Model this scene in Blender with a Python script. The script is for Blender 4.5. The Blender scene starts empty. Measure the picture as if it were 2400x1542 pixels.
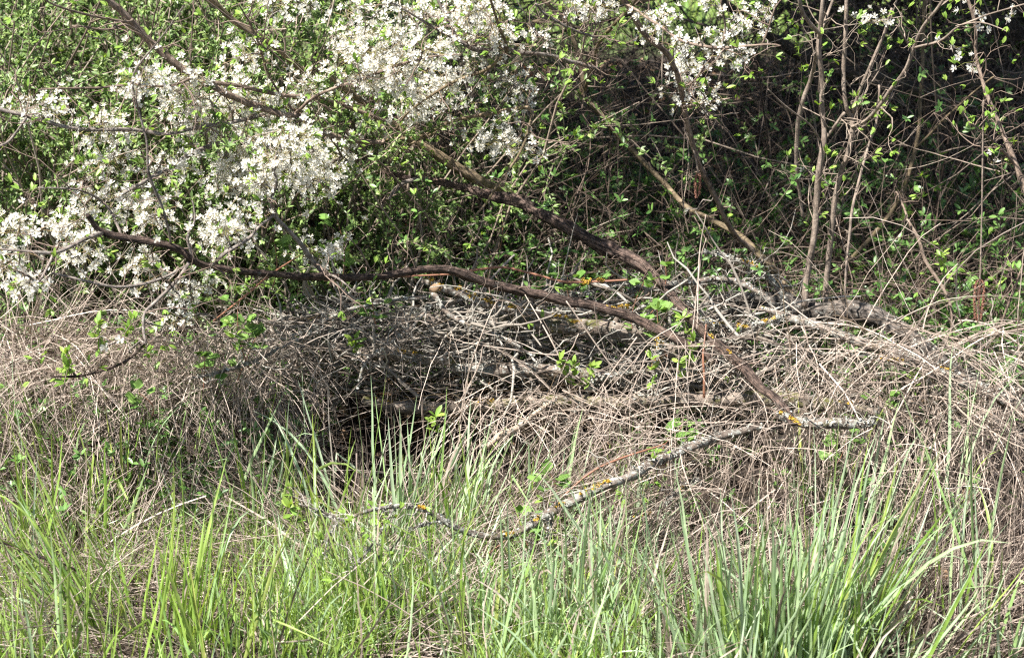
import bpy, math, numpy as np
from mathutils import Vector
sc = bpy.context.scene
col = sc.collection
R = math.radians
rng = np.random.default_rng(11)

# ------------------------------------------------------------------ camera, sky, sun, exposure
CAMZ, PITCH, FPX = 1.60, 15.0, 4922.0            # FPX: focal length in pixels of the 2400 px wide photograph
cam_d = bpy.data.cameras.new("camera"); cam = bpy.data.objects.new("camera", cam_d); col.objects.link(cam)
cam.location = (0, 0, CAMZ); cam.rotation_euler = (R(90 - PITCH), 0, 0)
cam_d.sensor_width = 36; cam_d.lens = 36 * FPX / 2400; cam_d.clip_start = .05; cam_d.clip_end = 500
cam_d.dof.use_dof = True; cam_d.dof.focus_distance = 4.4; cam_d.dof.aperture_fstop = 6.3
sc.camera = cam
sc.render.resolution_x, sc.render.resolution_y = 1024, 657

SUN_EL, SUN_AZ = 57.0, 226.0                     # azimuth: clockwise from +Y, the side the sun stands on
world = bpy.data.worlds.new("World"); sc.world = world; world.use_nodes = True
nt = world.node_tree; bg = nt.nodes["Background"]
sky = nt.nodes.new("ShaderNodeTexSky"); sky.sky_type = 'NISHITA'; sky.sun_disc = False
sky.sun_elevation = R(SUN_EL); sky.sun_rotation = R(SUN_AZ)
nt.links.new(sky.outputs[0], bg.inputs[0]); bg.inputs[1].default_value = 0.05
sd = bpy.data.lights.new("sun", 'SUN'); sun = bpy.data.objects.new("sun", sd); col.objects.link(sun)
sd.energy = 5.0; sd.angle = R(.53); sd.color = (1, .95, .88)
a, e = R(SUN_AZ), R(SUN_EL)
sun_dir = Vector((math.sin(a) * math.cos(e), math.cos(a) * math.cos(e), math.sin(e)))
sun.rotation_euler = sun_dir.to_track_quat('Z', 'Y').to_euler(); sun.location = (-3, -4, 8)
sc.view_settings.view_transform = 'Standard'; sc.view_settings.look = 'None'
sc.view_settings.exposure = 1.5; sc.view_settings.gamma = 1
sc.render.engine = 'CYCLES'
sc.cycles.use_denoising = False
sc.cycles.max_bounces = 7; sc.cycles.diffuse_bounces = 4; sc.cycles.glossy_bounces = 2; sc.cycles.transmission_bounces = 4
sc.render.film_transparent = False
sc.cycles.filter_width = 1.2

# ------------------------------------------------------------------ geometry of the picture
cp, sp = math.cos(R(PITCH)), math.sin(R(PITCH))
def P(px, py, Y):
    """the point at world distance Y on the sight line of photo pixel (px, py)"""
    u = (px - 1200) / FPX; v = (771 - py) / FPX
    d = np.array([u, cp + v * sp, -sp + v * cp])
    return np.array([0, 0, CAMZ]) + d * (Y / d[1])
def sstep(x, a, b):
    t = np.clip((x - a) / (b - a), 0, 1); return t * t * (3 - 2 * t)
_ph = np.random.default_rng(3).uniform(0, 6.28, (14, 2)); _fr = np.random.default_rng(4).normal(0, 1, (14, 2))
def wob(x, y, f):
    s = 0
    for k in range(14): s = s + np.sin(x * _fr[k, 0] * f + _ph[k, 0] + y * _fr[k, 1] * f + _ph[k, 1])
    return s / 14 ** .5
HOLE = (-.25, 4.64, .22, .20)
def G(x, y):
    """height of the ground"""
    x = np.asarray(x, float); y = np.asarray(y, float)
    h = .12 * sstep(y, 4.0, 4.7) + .44 * sstep(y, 4.9, 7.2) + .3 * sstep(y, 9, 30)
    h = h + (.018 * wob(x, y, 3.) + .008 * wob(y, x, 11.)) * sstep(40 - y, 0, 30)
    h = h - .15 * np.exp(-((x - HOLE[0]) / HOLE[2]) ** 2 - ((y - HOLE[1]) / HOLE[3]) ** 2)
    h = h - .09 * np.exp(-((x - .12) / .28) ** 2 - ((y - 4.6) / .14) ** 2)
    return h
def ground_at(px, py):
    lo, hi = 1.5, 9.
    for _ in range(40):
        m = (lo + hi) / 2; q = P(px, py, m)
        if q[2] > G(q[0], m): lo = m
        else: hi = m
    q = P(px, py, lo); return np.array([q[0], lo, float(G(q[0], lo))])
def to_px(p):
    """photo pixel of world points (N,3)"""
    p = np.atleast_2d(p); x, y, z = p[:, 0], p[:, 1], p[:, 2] - CAMZ
    dep = y * cp - z * sp; up = y * sp + z * cp
    return 1200 + FPX * x / dep, 771 - FPX * up / dep

# ------------------------------------------------------------------ mesh store
class MB:
    def __init__(s): s.bc = None; s.v = []; s.q = []; s.t = []; s.n = 0; s.qm = []; s.tm = []
    def add(s, v, q=None, t=None, m=0):
        v = np.asarray(v, np.float32).reshape(-1, 3)
        if q is not None and len(q): q = np.asarray(q, np.int64).reshape(-1, 4) + s.n; s.q.append(q); s.qm.append(np.full(len(q), m))
        if t is not None and len(t): t = np.asarray(t, np.int64).reshape(-1, 3) + s.n; s.t.append(t); s.tm.append(np.full(len(t), m))
        s.v.append(v); s.n += len(v)
    def build(s, name, mats, parent=None, loc=(0, 0, 0), smooth=True):
        if not isinstance(mats, (list, tuple)): mats = [mats]
        me = bpy.data.meshes.new(name)
        v = np.concatenate(s.v) - np.asarray(loc, np.float32)
        q = np.concatenate(s.q) if s.q else np.zeros((0, 4), int); t = np.concatenate(s.t) if s.t else np.zeros((0, 3), int)
        me.vertices.add(len(v)); me.vertices.foreach_set("co", v.astype(np.float32).ravel())
        me.loops.add(q.size + t.size)
        me.loops.foreach_set("vertex_index", np.concatenate([q.ravel(), t.ravel()]).astype(np.int32))
        me.polygons.add(len(q) + len(t))
        st = np.concatenate([np.arange(len(q)) * 4, q.size + np.arange(len(t)) * 3]).astype(np.int32)
        me.polygons.foreach_set("loop_start", st)
        mi = np.concatenate([*(s.qm or [np.zeros(0)]), *(s.tm or [np.zeros(0)])]).astype(np.int32)
        me.polygons.foreach_set("material_index", mi)
        me.polygons.foreach_set("use_smooth", np.full(len(q) + len(t), smooth))
        for m in mats: me.materials.append(m)
        me.update(calc_edges=True)
        if s.bc is not None:
            at = me.attributes.new('along', 'FLOAT_VECTOR', 'POINT'); at.data.foreach_set('vector', s.bc.astype(np.float32).ravel())
        o = bpy.data.objects.new(name, me); col.objects.link(o)
        if parent is not None: o.parent = parent
        else: o.location = loc
        return o
def tag(o, label=None, cat=None, group=None, kind=None):
    for k, x in (('label', label), ('category', cat), ('group', group), ('kind', kind)):
        if x: o[k] = x
    return o
def root(name, loc, label, cat, group=None):
    o = bpy.data.objects.new(name, None); col.objects.link(o); o.location = [float(c) for c in loc]; o.empty_display_size = .05
    return tag(o, label, cat, group)

def nrm(a): return a / np.maximum(np.linalg.norm(a, axis=-1, keepdims=True), 1e-9)
def rdir(n, r=None):
    r = r or rng; return nrm(r.normal(size=(n, 3)))

def tubes(mb, paths, radii, sides=4, m=0, cap=False, rough=0.):
    """paths (N,K,3), radii (N,K)"""
    paths = np.asarray(paths, float); radii = np.asarray(radii, float)
    if paths.ndim == 2: paths = paths[None]; radii = radii[None]
    N, K, _ = paths.shape
    t = np.empty_like(paths); t[:, 1:-1] = paths[:, 2:] - paths[:, :-2]; t[:, 0] = paths[:, 1] - paths[:, 0]; t[:, -1] = paths[:, -1] - paths[:, -2]
    t = nrm(t); mean = nrm(paths[:, -1] - paths[:, 0] + 1e-6)
    ref = nrm(np.cross(mean, rdir(N)))[:, None]
    u = nrm(np.cross(t, ref)); w = np.cross(t, u)
    an = np.arange(sides) * 2 * np.pi / sides
    rr = radii[:, :, None] * (1 + (rough * rng.normal(size=(N, K, sides)) if rough else 0))
    v = paths[:, :, None] + rr[..., None] * (u[:, :, None] * np.cos(an)[None, None, :, None] + w[:, :, None] * np.sin(an)[None, None, :, None])
    k = np.arange(K - 1)[:, None]; s = np.arange(sides)[None]
    q = np.stack([k * sides + s, k * sides + (s + 1) % sides, (k + 1) * sides + (s + 1) % sides, (k + 1) * sides + s], -1).reshape(-1, 4)
    Q = (q[None] + (np.arange(N) * K * sides)[:, None, None]).reshape(-1, 4)
    mb.add(v.reshape(-1, 3), Q, m=m)

def strands(n, p0, d0, L, K=6, droop=0., wig=0., curl=0.):
    """simulate N strands: (N,K+1,3)"""
    L = np.broadcast_to(np.asarray(L, float), (n,)); d = nrm(d0); p = p0.copy(); out = [p.copy()]
    cdir = rdir(n) * curl
    for k in range(K):
        p = p + d * (L / K)[:, None]; out.append(p.copy())
        dr = np.broadcast_to(np.asarray(droop, float), (n,))
        d = nrm(d + np.stack([np.zeros(n), np.zeros(n), -dr * (k + 1) / K], -1) + rng.normal(size=(n, 3)) * wig + cdir)
    return np.stack(out, 1)
def ribbons(mb, paths, width, prof=None, m=0, fold=0., facing=None):
    N, K, _ = paths.shape
    t = np.empty_like(paths); t[:, 1:-1] = paths[:, 2:] - paths[:, :-2]; t[:, 0] = paths[:, 1] - paths[:, 0]; t[:, -1] = paths[:, -1] - paths[:, -2]
    t = nrm(t)
    ref = rdir(N) if facing is None else facing
    s = nrm(np.cross(t, ref[:, None])); nn = np.cross(s, t)
    prof = np.linspace(1, .15, K) if prof is None else prof
    w = (np.broadcast_to(width, (N,))[:, None] * prof[None])[..., None] / 2
    if fold:
        v = np.stack([paths - s * w + nn * w * fold, paths, paths + s * w + nn * w * fold], 2); C = 3
    else:
        v = np.stack([paths - s * w, paths + s * w], 2); C = 2
    k = np.arange(K - 1)[:, None]; c = np.arange(C - 1)[None]
    q = np.stack([k * C + c, k * C + c + 1, (k + 1) * C + c + 1, (k + 1) * C + c], -1).reshape(-1, 4)
    Q = (q[None] + (np.arange(N) * K * C)[:, None, None]).reshape(-1, 4)
    mb.add(v.reshape(-1, 3), Q, m=m)

def place(mb, tv, tq, tt, pos, X, Y, Z, s, m=0):
    """copies of a template into the mesh; X,Y,Z (N,3) are its axes"""
    N = len(pos); s = np.broadcast_to(np.asarray(s, float), (N,))
    v = pos[:, None] + s[:, None, None] * (tv[None, :, 0:1] * X[:, None] + tv[None, :, 1:2] * Y[:, None] + tv[None, :, 2:3] * Z[:, None])
    off = (np.arange(N) * len(tv))[:, None, None]
    mb.add(v.reshape(-1, 3), (tq[None] + off).reshape(-1, 4) if tq is not None else None, (tt[None] + off).reshape(-1, 3) if tt is not None else None, m=m)
def axes(Yd, up):
    Yd = nrm(Yd); X = nrm(np.cross(Yd, up)); return X, Yd, np.cross(X, Yd)

# leaf: grows along +Y, blade in XY, slightly folded and curved
def leaf_t(w=.3, bend=.12, fold=.25):
    ys = np.array([0, .25, .55, .85, 1.]); ws = np.array([.04, .7, 1., .6, .0]) * w
    v = []
    for y, x in zip(ys, ws):
        z = -bend * y * y
        if x == 0: v.append((0, y, z))
        else: v += [(-x, y, z + fold * x), (0, y, z), (x, y, z + fold * x)]
    q = []
    for k in range(3):
        a = 3 * k; q += [(a, a + 1, a + 4, a + 3), (a + 1, a + 2, a + 5, a + 4)]
    t = [(9, 10, 12), (10, 11, 12)]
    return np.array(v), np.array(q), np.array(t)
LEAF = leaf_t(.19); LEAFW = leaf_t(.27, .2, .2)
# small simple leaf for far foliage
LEAFS = (np.array([(0, 0, 0), (-.2, .45, .05), (.2, .45, .05), (0, .5, -.02), (0, 1, -.1)]), None, np.array([(0, 3, 1), (0, 2, 3), (1, 3, 4), (3, 2, 4)]))
# toothed leaflet (bramble, strawberry)
def toothed():
    n = 7; v = [(0, y, 0) for y in np.linspace(0, 1, n + 1)]; L = []; Rr = []
    for i in range(n):
        y = (i + .75) / n; w = .42 * math.sin(math.pi * min(1, (i + .6) / n) ** .8) + .03
        v.append((-w, y, .1 * w)); v.append((-w * .72, y + .2 / n, .05 * w)); v.append((w, y, .1 * w)); v.append((w * .72, y + .2 / n, .05 * w))
    q = []; t = []
    for i in range(n):
        b = n + 1 + 4 * i
        t += [(i, i + 1, b), (i + 1, i, b + 2)]
        t += [(b, i + 1, b + 1), (b + 2, b + 3, i + 1)]
        if i < n - 1: t += [(b + 1, i + 1, b + 4), (b + 3, b + 6, i + 1)]
    return np.array(v), None, np.array(t)
TOOTH = toothed()

# ------------------------------------------------------------------ materials
def mat(name, cols, rough=.6, trans=0., spec=.3, bump=0., noise=None, tcols=None, scale=120.):
    """colour: ramp over Random Per Island, broken up by a noise"""
    m = bpy.data.materials.new(name); m.use_nodes = True; n = m.node_tree; L = n.links.new
    b = n.nodes["Principled BSDF"]; out = n.nodes["Material Output"]
    b.inputs["Roughness"].default_value = rough; b.inputs["Specular IOR Level"].default_value = spec
    g = n.nodes.new("ShaderNodeNewGeometry"); r = n.nodes.new("ShaderNodeValToRGB")
    el = r.color_ramp.elements
    for i, c in enumerate(cols):
        p = i / max(1, len(cols) - 1)
        if i < 2: x = el[i]; x.position = p if i == 0 else p
        else: x = el.new(p)
        x.color = (*c, 1)
    if len(cols) > 2:
        pass
    L(g.outputs["Random Per Island"], r.inputs[0]); c_out = r.outputs[0]
    tc = n.nodes.new("ShaderNodeTexCoord"); no = n.nodes.new("ShaderNodeTexNoise"); no.inputs["Scale"].default_value = scale; no.inputs["Detail"].default_value = 4
    L(tc.outputs["Object"], no.inputs["Vector"])
    mr = n.nodes.new("ShaderNodeMapRange"); mr.inputs[1].default_value = .3; mr.inputs[2].default_value = .7; mr.inputs[3].default_value = .72; mr.inputs[4].default_value = 1.22
    L(no.outputs[0], mr.inputs[0])
    mx = n.nodes.new("ShaderNodeMix"); mx.data_type = 'RGBA'; mx.blend_type = 'MULTIPLY'; mx.inputs[0].default_value = 1
    L(c_out, mx.inputs[6]); L(mr.outputs[0], mx.inputs[7]); L(mx.outputs[2], b.inputs["Base Color"])
    if trans:
        tr = n.nodes.new("ShaderNodeBsdfTranslucent"); ms = n.nodes.new("ShaderNodeMixShader"); ms.inputs[0].default_value = trans
        hs = n.nodes.new("ShaderNodeMix"); hs.data_type = 'RGBA'; hs.blend_type = 'MULTIPLY'; hs.inputs[0].default_value = 1
        hs.inputs[7].default_value = (*(tcols or (1.15, 1.1, .55)), 1)
        L(mx.outputs[2], hs.inputs[6]); L(hs.outputs[2], tr.inputs[0])
        L(b.outputs[0], ms.inputs[1]); L(tr.outputs[0], ms.inputs[2]); L(ms.outputs[0], out.inputs[0])
    return m
def bark(name, c1, c2, lichen=0., lc=(.36, .36, .32), moss=0., scale=60., streak=.5, bump=.6):
    m = bpy.data.materials.new(name); m.use_nodes = True; n = m.node_tree; L = n.links.new
    b = n.nodes["Principled BSDF"]; b.inputs["Roughness"].default_value = .8; b.inputs["Specular IOR Level"].default_value = .25
    tc = n.nodes.new("ShaderNodeTexCoord")
    def noise(s, d=5, r=.6, off=0):
        mp = n.nodes.new("ShaderNodeMapping"); mp.inputs["Location"].default_value = (off, off, off); L(tc.outputs["Object"], mp.inputs[0])
        x = n.nodes.new("ShaderNodeTexNoise"); x.inputs["Scale"].default_value = s; x.inputs["Detail"].default_value = d; x.inputs["Roughness"].default_value = r
        L(mp.outputs[0], x.inputs["Vector"]); return x
    n1 = noise(scale); r1 = n.nodes.new("ShaderNodeValToRGB"); e = r1.color_ramp.elements
    e[0].position = .36; e[0].color = (*c1, 1); e[1].position = .66; e[1].color = (*c2, 1); L(n1.outputs[0], r1.inputs[0]); c = r1.outputs[0]
    at = n.nodes.new("ShaderNodeAttribute"); at.attribute_name = "along"; sn = n.nodes.new("ShaderNodeTexNoise"); sn.inputs["Scale"].default_value = 3.2; sn.inputs["Detail"].default_value = 5; sn.inputs["Roughness"].default_value = .6; L(at.outputs["Vector"], sn.inputs["Vector"])
    sr = n.nodes.new("ShaderNodeValToRGB"); e = sr.color_ramp.elements; e[0].position = .40; e[0].color = (.32, .30, .28, 1); e[1].position = .68; e[1].color = (2.1, 1.95, 1.8, 1); x = e.new(.5); x.color = (1, 1, 1, 1); L(sn.outputs[0], sr.inputs[0])
    sx = n.nodes.new("ShaderNodeMix"); sx.data_type = 'RGBA'; sx.blend_type = 'MULTIPLY'; sx.inputs[0].default_value = streak; L(c, sx.inputs[6]); L(sr.outputs[0], sx.inputs[7]); c = sx.outputs[2]
    def over(c, colr, sc_, thr, soft, off):
        nn = noise(sc_, 6, .7, off); r = n.nodes.new("ShaderNodeMapRange"); r.inputs[1].default_value = thr; r.inputs[2].default_value = thr + soft
        L(nn.outputs[0], r.inputs[0]); x = n.nodes.new("ShaderNodeMix"); x.data_type = 'RGBA'; L(r.outputs[0], x.inputs[0]); L(c, x.inputs[6]); x.inputs[7].default_value = (*colr, 1)
        return x.outputs[2]
    if moss: c = over(c, (.10, .10, .03), 25, .62 - .2 * moss, .1, 3)
    if lichen:
        c = over(c, tuple(x * .6 for x in lc), 45, .66 - .3 * lichen, .08, 7)
        c = over(c, lc, 110, .70 - .3 * lichen, .05, 11)
    L(c, b.inputs["Base Color"])
    bp = n.nodes.new("ShaderNodeBump"); bp.inputs["Strength"].default_value = bump; bp.inputs["Distance"].default_value = .004
    nb = noise(scale * 3); ad = n.nodes.new("ShaderNodeMath"); ad.operation = 'MULTIPLY_ADD'; L(sn.outputs[0], ad.inputs[0]); ad.inputs[1].default_value = 2 * streak; L(nb.outputs[0], ad.inputs[2]); L(ad.outputs[0], bp.inputs["Height"]); L(bp.outputs[0], b.inputs["Normal"])
    return m
M = {}
M['dark_bark'] = bark('dark_bark', (.036, .025, .021), (.155, .112, .094), .16, (.30, .29, .26), scale=70, streak=1., bump=1.)
M['grey_bark'] = bark('grey_bark', (.09, .075, .065), (.32, .28, .25), .30, (.42, .41, .37))
M['olive_bark'] = bark('olive_bark', (.11, .085, .05), (.27, .21, .14), .05, scale=50, moss=.3)
M['young_bark'] = bark('young_bark', (.17, .135, .11), (.34, .28, .23), .08, (.38, .35, .3), scale=45)
M['brown_bark'] = bark('brown_bark', (.12, .088, .068), (.32, .25, .20), .12, (.35, .32, .28), scale=60)
M['lichen_bark'] = bark('lichen_bark', (.075, .06, .05), (.22, .18, .15), .5, (.42, .42, .38), moss=.3)
M['log_bark'] = bark('log_bark', (.08, .066, .055), (.30, .25, .21),   .32, (.34, .33, .29), moss=.5, scale=40, bump=1.)
M['weathered_bark'] = bark('weathered_bark', (.05, .043, .038), (.17, .15, .135), .30, (.30, .30, .28), scale=55, streak=1., bump=1.)
M['trunk_bark'] = bark('trunk_bark', (.03, .024, .018), (.09, .07, .05), .1, moss=.4, scale=30, bump=1.)
M['pale_wood'] = bark('pale_wood', (.35, .27, .2), (.55, .45, .36), .1, (.6, .58, .52), scale=40)
M['twig'] = mat('twig', [(.055, .038, .03), (.12, .085, .065), (.20, .15, .12), (.27, .21, .17)], .7, spec=.25, scale=200)
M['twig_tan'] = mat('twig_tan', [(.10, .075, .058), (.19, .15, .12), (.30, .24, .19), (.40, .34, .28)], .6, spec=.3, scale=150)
M['twig_lichen'] = mat('twig_lichen', [(.10, .08, .065), (.23, .205, .175), (.38, .36, .32), (.17, .14, .115)], .85, spec=.15, scale=400)
M['thicket'] = mat('thicket', [(.028, .02, .016), (.055, .041, .032), (.10, .077, .06), (.19, .15, .12)], .7, spec=.2, scale=150)  # twig colours darkened: the thicket's deep shade is put into the colour
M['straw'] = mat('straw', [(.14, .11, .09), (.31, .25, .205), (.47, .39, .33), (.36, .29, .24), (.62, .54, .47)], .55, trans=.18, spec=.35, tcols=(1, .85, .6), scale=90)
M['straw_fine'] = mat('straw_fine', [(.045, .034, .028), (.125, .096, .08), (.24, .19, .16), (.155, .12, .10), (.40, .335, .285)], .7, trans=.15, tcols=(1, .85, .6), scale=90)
M['grass_bright'] = mat('grass_bright', [(.20, .34, .06), (.29, .44, .09), (.41, .54, .14), (.25, .42, .13), (.42, .46, .14)], .42, trans=.34, spec=.5, scale=30)
M['grass_blue'] = mat('grass_blue', [(.26, .39, .19), (.36, .49, .29), (.46, .57, .39), (.37, .50, .25), (.27, .42, .15)], .42, trans=.26, spec=.55, scale=30)  # mix paled to mint: sky reflection on the blades put into the colour
M['leaf_hedge'] = mat('leaf_hedge', [(.08, .14, .04), (.14, .225, .065), (.21, .32, .10), (.33, .43, .15)], .42, trans=.3, spec=.45, scale=40)
M['leaf_under'] = mat('leaf_under', [(.06, .14, .035), (.10, .21, .05), (.15, .28, .07), (.20, .34, .09)], .38, trans=.28, spec=.5, scale=40)
M['leaf_young'] = mat('leaf_young', [(.17, .31, .05), (.24, .38, .07), (.30, .42, .09)], .42, trans=.38, spec=.4, scale=50)
M['leaf_bramble'] = mat('leaf_bramble', [(.12, .24, .05), (.18, .31, .07), (.22, .35, .10)], .5, trans=.3, spec=.35, scale=60)
M['leaf_dead'] = mat('leaf_dead', [(.10, .055, .03), (.20, .12, .07), (.32, .22, .14), (.42, .30, .22)], .65, trans=.12, spec=.25, tcols=(1.1, .8, .5), scale=60)
M['crown_leaf'] = mat('crown_leaf', [(.05, .11, .03), (.08, .16, .04), (.11, .2, .05)], .5, trans=.25, scale=30)
M['petal'] = mat('petal', [(.86, .85, .82), (.88, .87, .84), (.87, .86, .83)], .6, trans=.58, spec=.2, tcols=(1, 1, .96), scale=60)
M['stamen'] = mat('stamen', [(.82, .79, .66), (.83, .81, .74), (.82, .79, .66), (.70, .58, .30)], .6, trans=.2, tcols=(1, 1, .8))
M['sepal'] = mat('sepal', [(.26, .30, .09), (.34, .24, .12)], .6, trans=.2)
M['yellow_lichen'] = mat('yellow_lichen', [(.44, .27, .035), (.52, .35, .05), (.38, .27, .07), (.54, .30, .03)], .85, spec=.1, scale=300)
M['grey_lichen'] = mat('grey_lichen', [(.24, .24, .21), (.36, .36, .32), (.18, .18, .15), (.48, .48, .45)], .9, spec=.1, scale=300)
M['red_cane'] = mat('red_cane', [(.22, .10, .07), (.30, .15, .09)], .45, spec=.4, scale=12)
M['catkin'] = mat('catkin', [(.16, .075, .05), (.24, .12, .085), (.12, .055, .04)], .8, spec=.15, scale=300)
# soil
def soil():
    m = bpy.data.materials.new('soil'); m.use_nodes = True; n = m.node_tree; L = n.links.new; b = n.nodes["Principled BSDF"]; b.inputs["Roughness"].default_value = .95
    tc = n.nodes.new("ShaderNodeTexCoord"); a = n.nodes.new("ShaderNodeTexNoise"); a.inputs["Scale"].default_value = 35; a.inputs["Detail"].default_value = 8; L(tc.outputs["Object"], a.inputs["Vector"])
    r = n.nodes.new("ShaderNodeValToRGB"); e = r.color_ramp.elements; e[0].position = .35; e[0].color = (.010, .007, .005, 1); e[1].position = .75; e[1].color = (.055, .036, .025, 1)
    L(a.outputs[0], r.inputs[0])
    # the meadow beyond the thicket is green
    sx = n.nodes.new("ShaderNodeSeparateXYZ"); L(tc.outputs["Object"], sx.inputs[0]); mr = n.nodes.new("ShaderNodeMapRange"); mr.inputs[1].default_value = 7.6; mr.inputs[2].default_value = 8.3
    L(sx.outputs[1], mr.inputs[0]); mx = n.nodes.new("ShaderNodeMix"); mx.data_type = 'RGBA'; L(mr.outputs[0], mx.inputs[0]); L(r.outputs[0], mx.inputs[6])
    r2 = n.nodes.new("ShaderNodeValToRGB"); e = r2.color_ramp.elements; e[0].position = .35; e[0].color = (.05, .08, .02, 1); e[1].position = .7; e[1].color = (.17, .24, .07, 1); L(a.outputs[0], r2.inputs[0]); L(r2.outputs[0], mx.inputs[7])
    L(mx.outputs[2], b.inputs["Base Color"])
    bp = n.nodes.new("ShaderNodeBump"); bp.inputs["Strength"].default_value = 1; bp.inputs["Distance"].default_value = .02; L(a.outputs[0], bp.inputs["Height"]); L(bp.outputs[0], b.inputs["Normal"])
    return m
M['soil'] = soil()

# ------------------------------------------------------------------ ground
xs = np.concatenate([np.linspace(-80, -3, 24)[:-1], np.linspace(-3, 3, 200), np.linspace(3, 80, 24)[1:]])
ys = np.concatenate([np.linspace(-40, 2, 16)[:-1], np.linspace(2, 9, 240), np.linspace(9, 160, 40)[1:]])
gx, gy = np.meshgrid(xs, ys); gz = G(gx, gy) + .012 * rng.normal(size=gx.shape) * (np.abs(gx) < 3) * (gy > 3.4) * (gy < 8.5)
nx, ny = len(xs), len(ys); i = np.arange(ny - 1)[:, None]; j = np.arange(nx - 1)[None]
q = np.stack([i * nx + j, i * nx + j + 1, (i + 1) * nx + j + 1, (i + 1) * nx + j], -1).reshape(-1, 4)
mb = MB(); mb.add(np.stack([gx, gy, gz], -1), q); tag(mb.build('ground', M['soil']), kind='structure')

# ------------------------------------------------------------------ branches
def spline(pts, step):
    """pts: rows (x,y,z,r) -> resampled Catmull-Rom"""
    p = np.array(pts, float); p = np.vstack([2 * p[0] - p[1], p, 2 * p[-1] - p[-2]]); out = []
    for k in range(1, len(p) - 2):
        a, b, c, d = p[k - 1:k + 3]; n = max(2, int(np.linalg.norm(c[:3] - b[:3]) / step))
        t = np.linspace(0, 1, n, endpoint=False)[:, None]
        out.append(.5 * (2 * b + (c - a) * t + (2 * a - 5 * b + 4 * c - d) * t ** 2 + (3 * b - a - 3 * c + d) * t ** 3))
    out.append(p[-2][None]); return np.vstack(out)
def sm_noise(K, S, fk, r):
    """smooth noise over rings x sides"""
    nk = max(2, int(K / fk) + 2); g = r.normal(size=(nk, S)); x = np.linspace(0, nk - 1.001, K); i = x.astype(int); f = (x - i)[:, None]; f = f * f * (3 - 2 * f)
    return g[i] * (1 - f) + g[i + 1] * f
def limb(mb, pts, sides=12, wig=.004, rough=.10, ridges=.0, step=.008, knots=.15):
    r = rng; s = spline(pts, step); K = len(s); p = s[:, :3].copy(); rad = np.maximum(s[:, 3], .0006)
    for f, a in ((30, 1.), (9, .4)):
        w = np.stack([sm_noise(K, 1, f, r)[:, 0] for _ in range(3)], -1) * wig * a; w[0] = 0; w[-1] = 0; p += w * np.minimum(1, rad / .006)[:, None]
    t = np.gradient(p, axis=0); t = nrm(t); ref = np.zeros_like(t); u = np.zeros_like(t)
    c = nrm(np.cross(t[0], np.array([.3, .2, 1.]))); 
    for k in range(K):
        c = nrm(c - t[k] * np.dot(c, t[k])); u[k] = c
    w = np.cross(t, u); an = np.arange(sides) * 2 * np.pi / sides
    R_ = rad[:, None] * (1 + knots * sm_noise(K, 1, 14, r).clip(-.3, 2) * .6 + rough * sm_noise(K, sides, 4, r) + rough * .5 * r.normal(size=(K, sides)))
    if ridges: R_ = R_ * (1 + ridges * sm_noise(K, sides, 40, r))
    R_ = np.maximum(R_, rad[:, None] * .35)
    v = p[:, None] + R_[..., None] * (u[:, None] * np.cos(an)[None, :, None] + w[:, None] * np.sin(an)[None, :, None])
    k = np.arange(K - 1)[:, None]; q_ = np.arange(sides)[None]
    q = np.stack([k * sides + q_, k * sides + (q_ + 1) % sides, (k + 1) * sides + (q_ + 1) % sides, (k + 1) * sides + q_], -1).reshape(-1, 4)
    vv = np.concatenate([v.reshape(-1, 3), p[:1] - t[:1] * rad[0] * .3, p[-1:] + t[-1:] * rad[-1] * .3]); n = K * sides
    tr = [(n, (i + 1) % sides, i) for i in range(sides)] + [(n + 1, (K - 1) * sides + i, (K - 1) * sides + (i + 1) % sides) for i in range(sides)]
    sa = np.concatenate([[0], np.cumsum(np.linalg.norm(np.diff(p, axis=0), axis=1))])[:, None] * 9 + rng.uniform(0, 50); bc = np.stack([sa + an * 0, np.cos(an)[None] * 1.3 + sa * 0, np.sin(an)[None] * 1.3 + sa * 0], -1).reshape(-1, 3)
    mb.bc = np.concatenate([bc, bc[:1], bc[-1:]]); mb.add(vv, q, tr)
    return np.hstack([p, rad[:, None]])
def W(rows):
    """rows (px,py,Y,width in photo px) -> world rows (x,y,z,r)"""
    out = []
    for px, py, Y, w in rows:
        p = P(px, py, Y); out.append([*p, .5 * w * np.linalg.norm(p - [0, 0, CAMZ]) / FPX])
    return out

def side_twigs(nodes, n, L, r0=.0016, up=.25, K=7, kink=.35, sub=2, fwd=.5, rr=None):
    """kinked twigs growing from skeleton nodes (M,4): paths (N,K,3), radii"""
    idx = rng.integers(int(len(nodes) * .05), len(nodes) - 1, n)
    t = nrm(np.gradient(nodes[:, :3], axis=0)[idx]); s = np.sign(rng.normal(size=(n, 1))) if False else 1
    d = nrm(rdir(n) * 1.0 + t * fwd * s + np.array([0, -.15, up])); Ls = L * rng.uniform(.35, 1.2, n)
    pth = strands(n, nodes[idx, :3], d, Ls, K - 1, droop=-.05, wig=kink)
    rad = np.minimum(r0 * rng.uniform(.7, 1.3, n), np.maximum(nodes[idx, 3] * .8, .0008))[:, None] * np.linspace(1, .35, K)[None]
    P_, R_, O_ = [pth], [rad], [np.arange(n)]
    for g in range(sub):
        m = n * (1 if g else 2); ii = rng.integers(0, len(pth), m); kk = rng.integers(1, K - 1, m)
        b = pth[ii, kk]; td = nrm(pth[ii, kk + 1] - pth[ii, kk]); d = nrm(rdir(m) + td * .6)
        sp_ = strands(m, b, d, Ls[ii] * rng.uniform(.2, .55, m), K - 1, wig=kink)
        P_.append(sp_); R_.append((rad[ii, kk] * .7)[:, None] * np.linspace(1, .4, K)[None]); O_.append(ii)
    return np.concatenate(P_), np.concatenate(R_), np.concatenate(O_)

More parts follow.
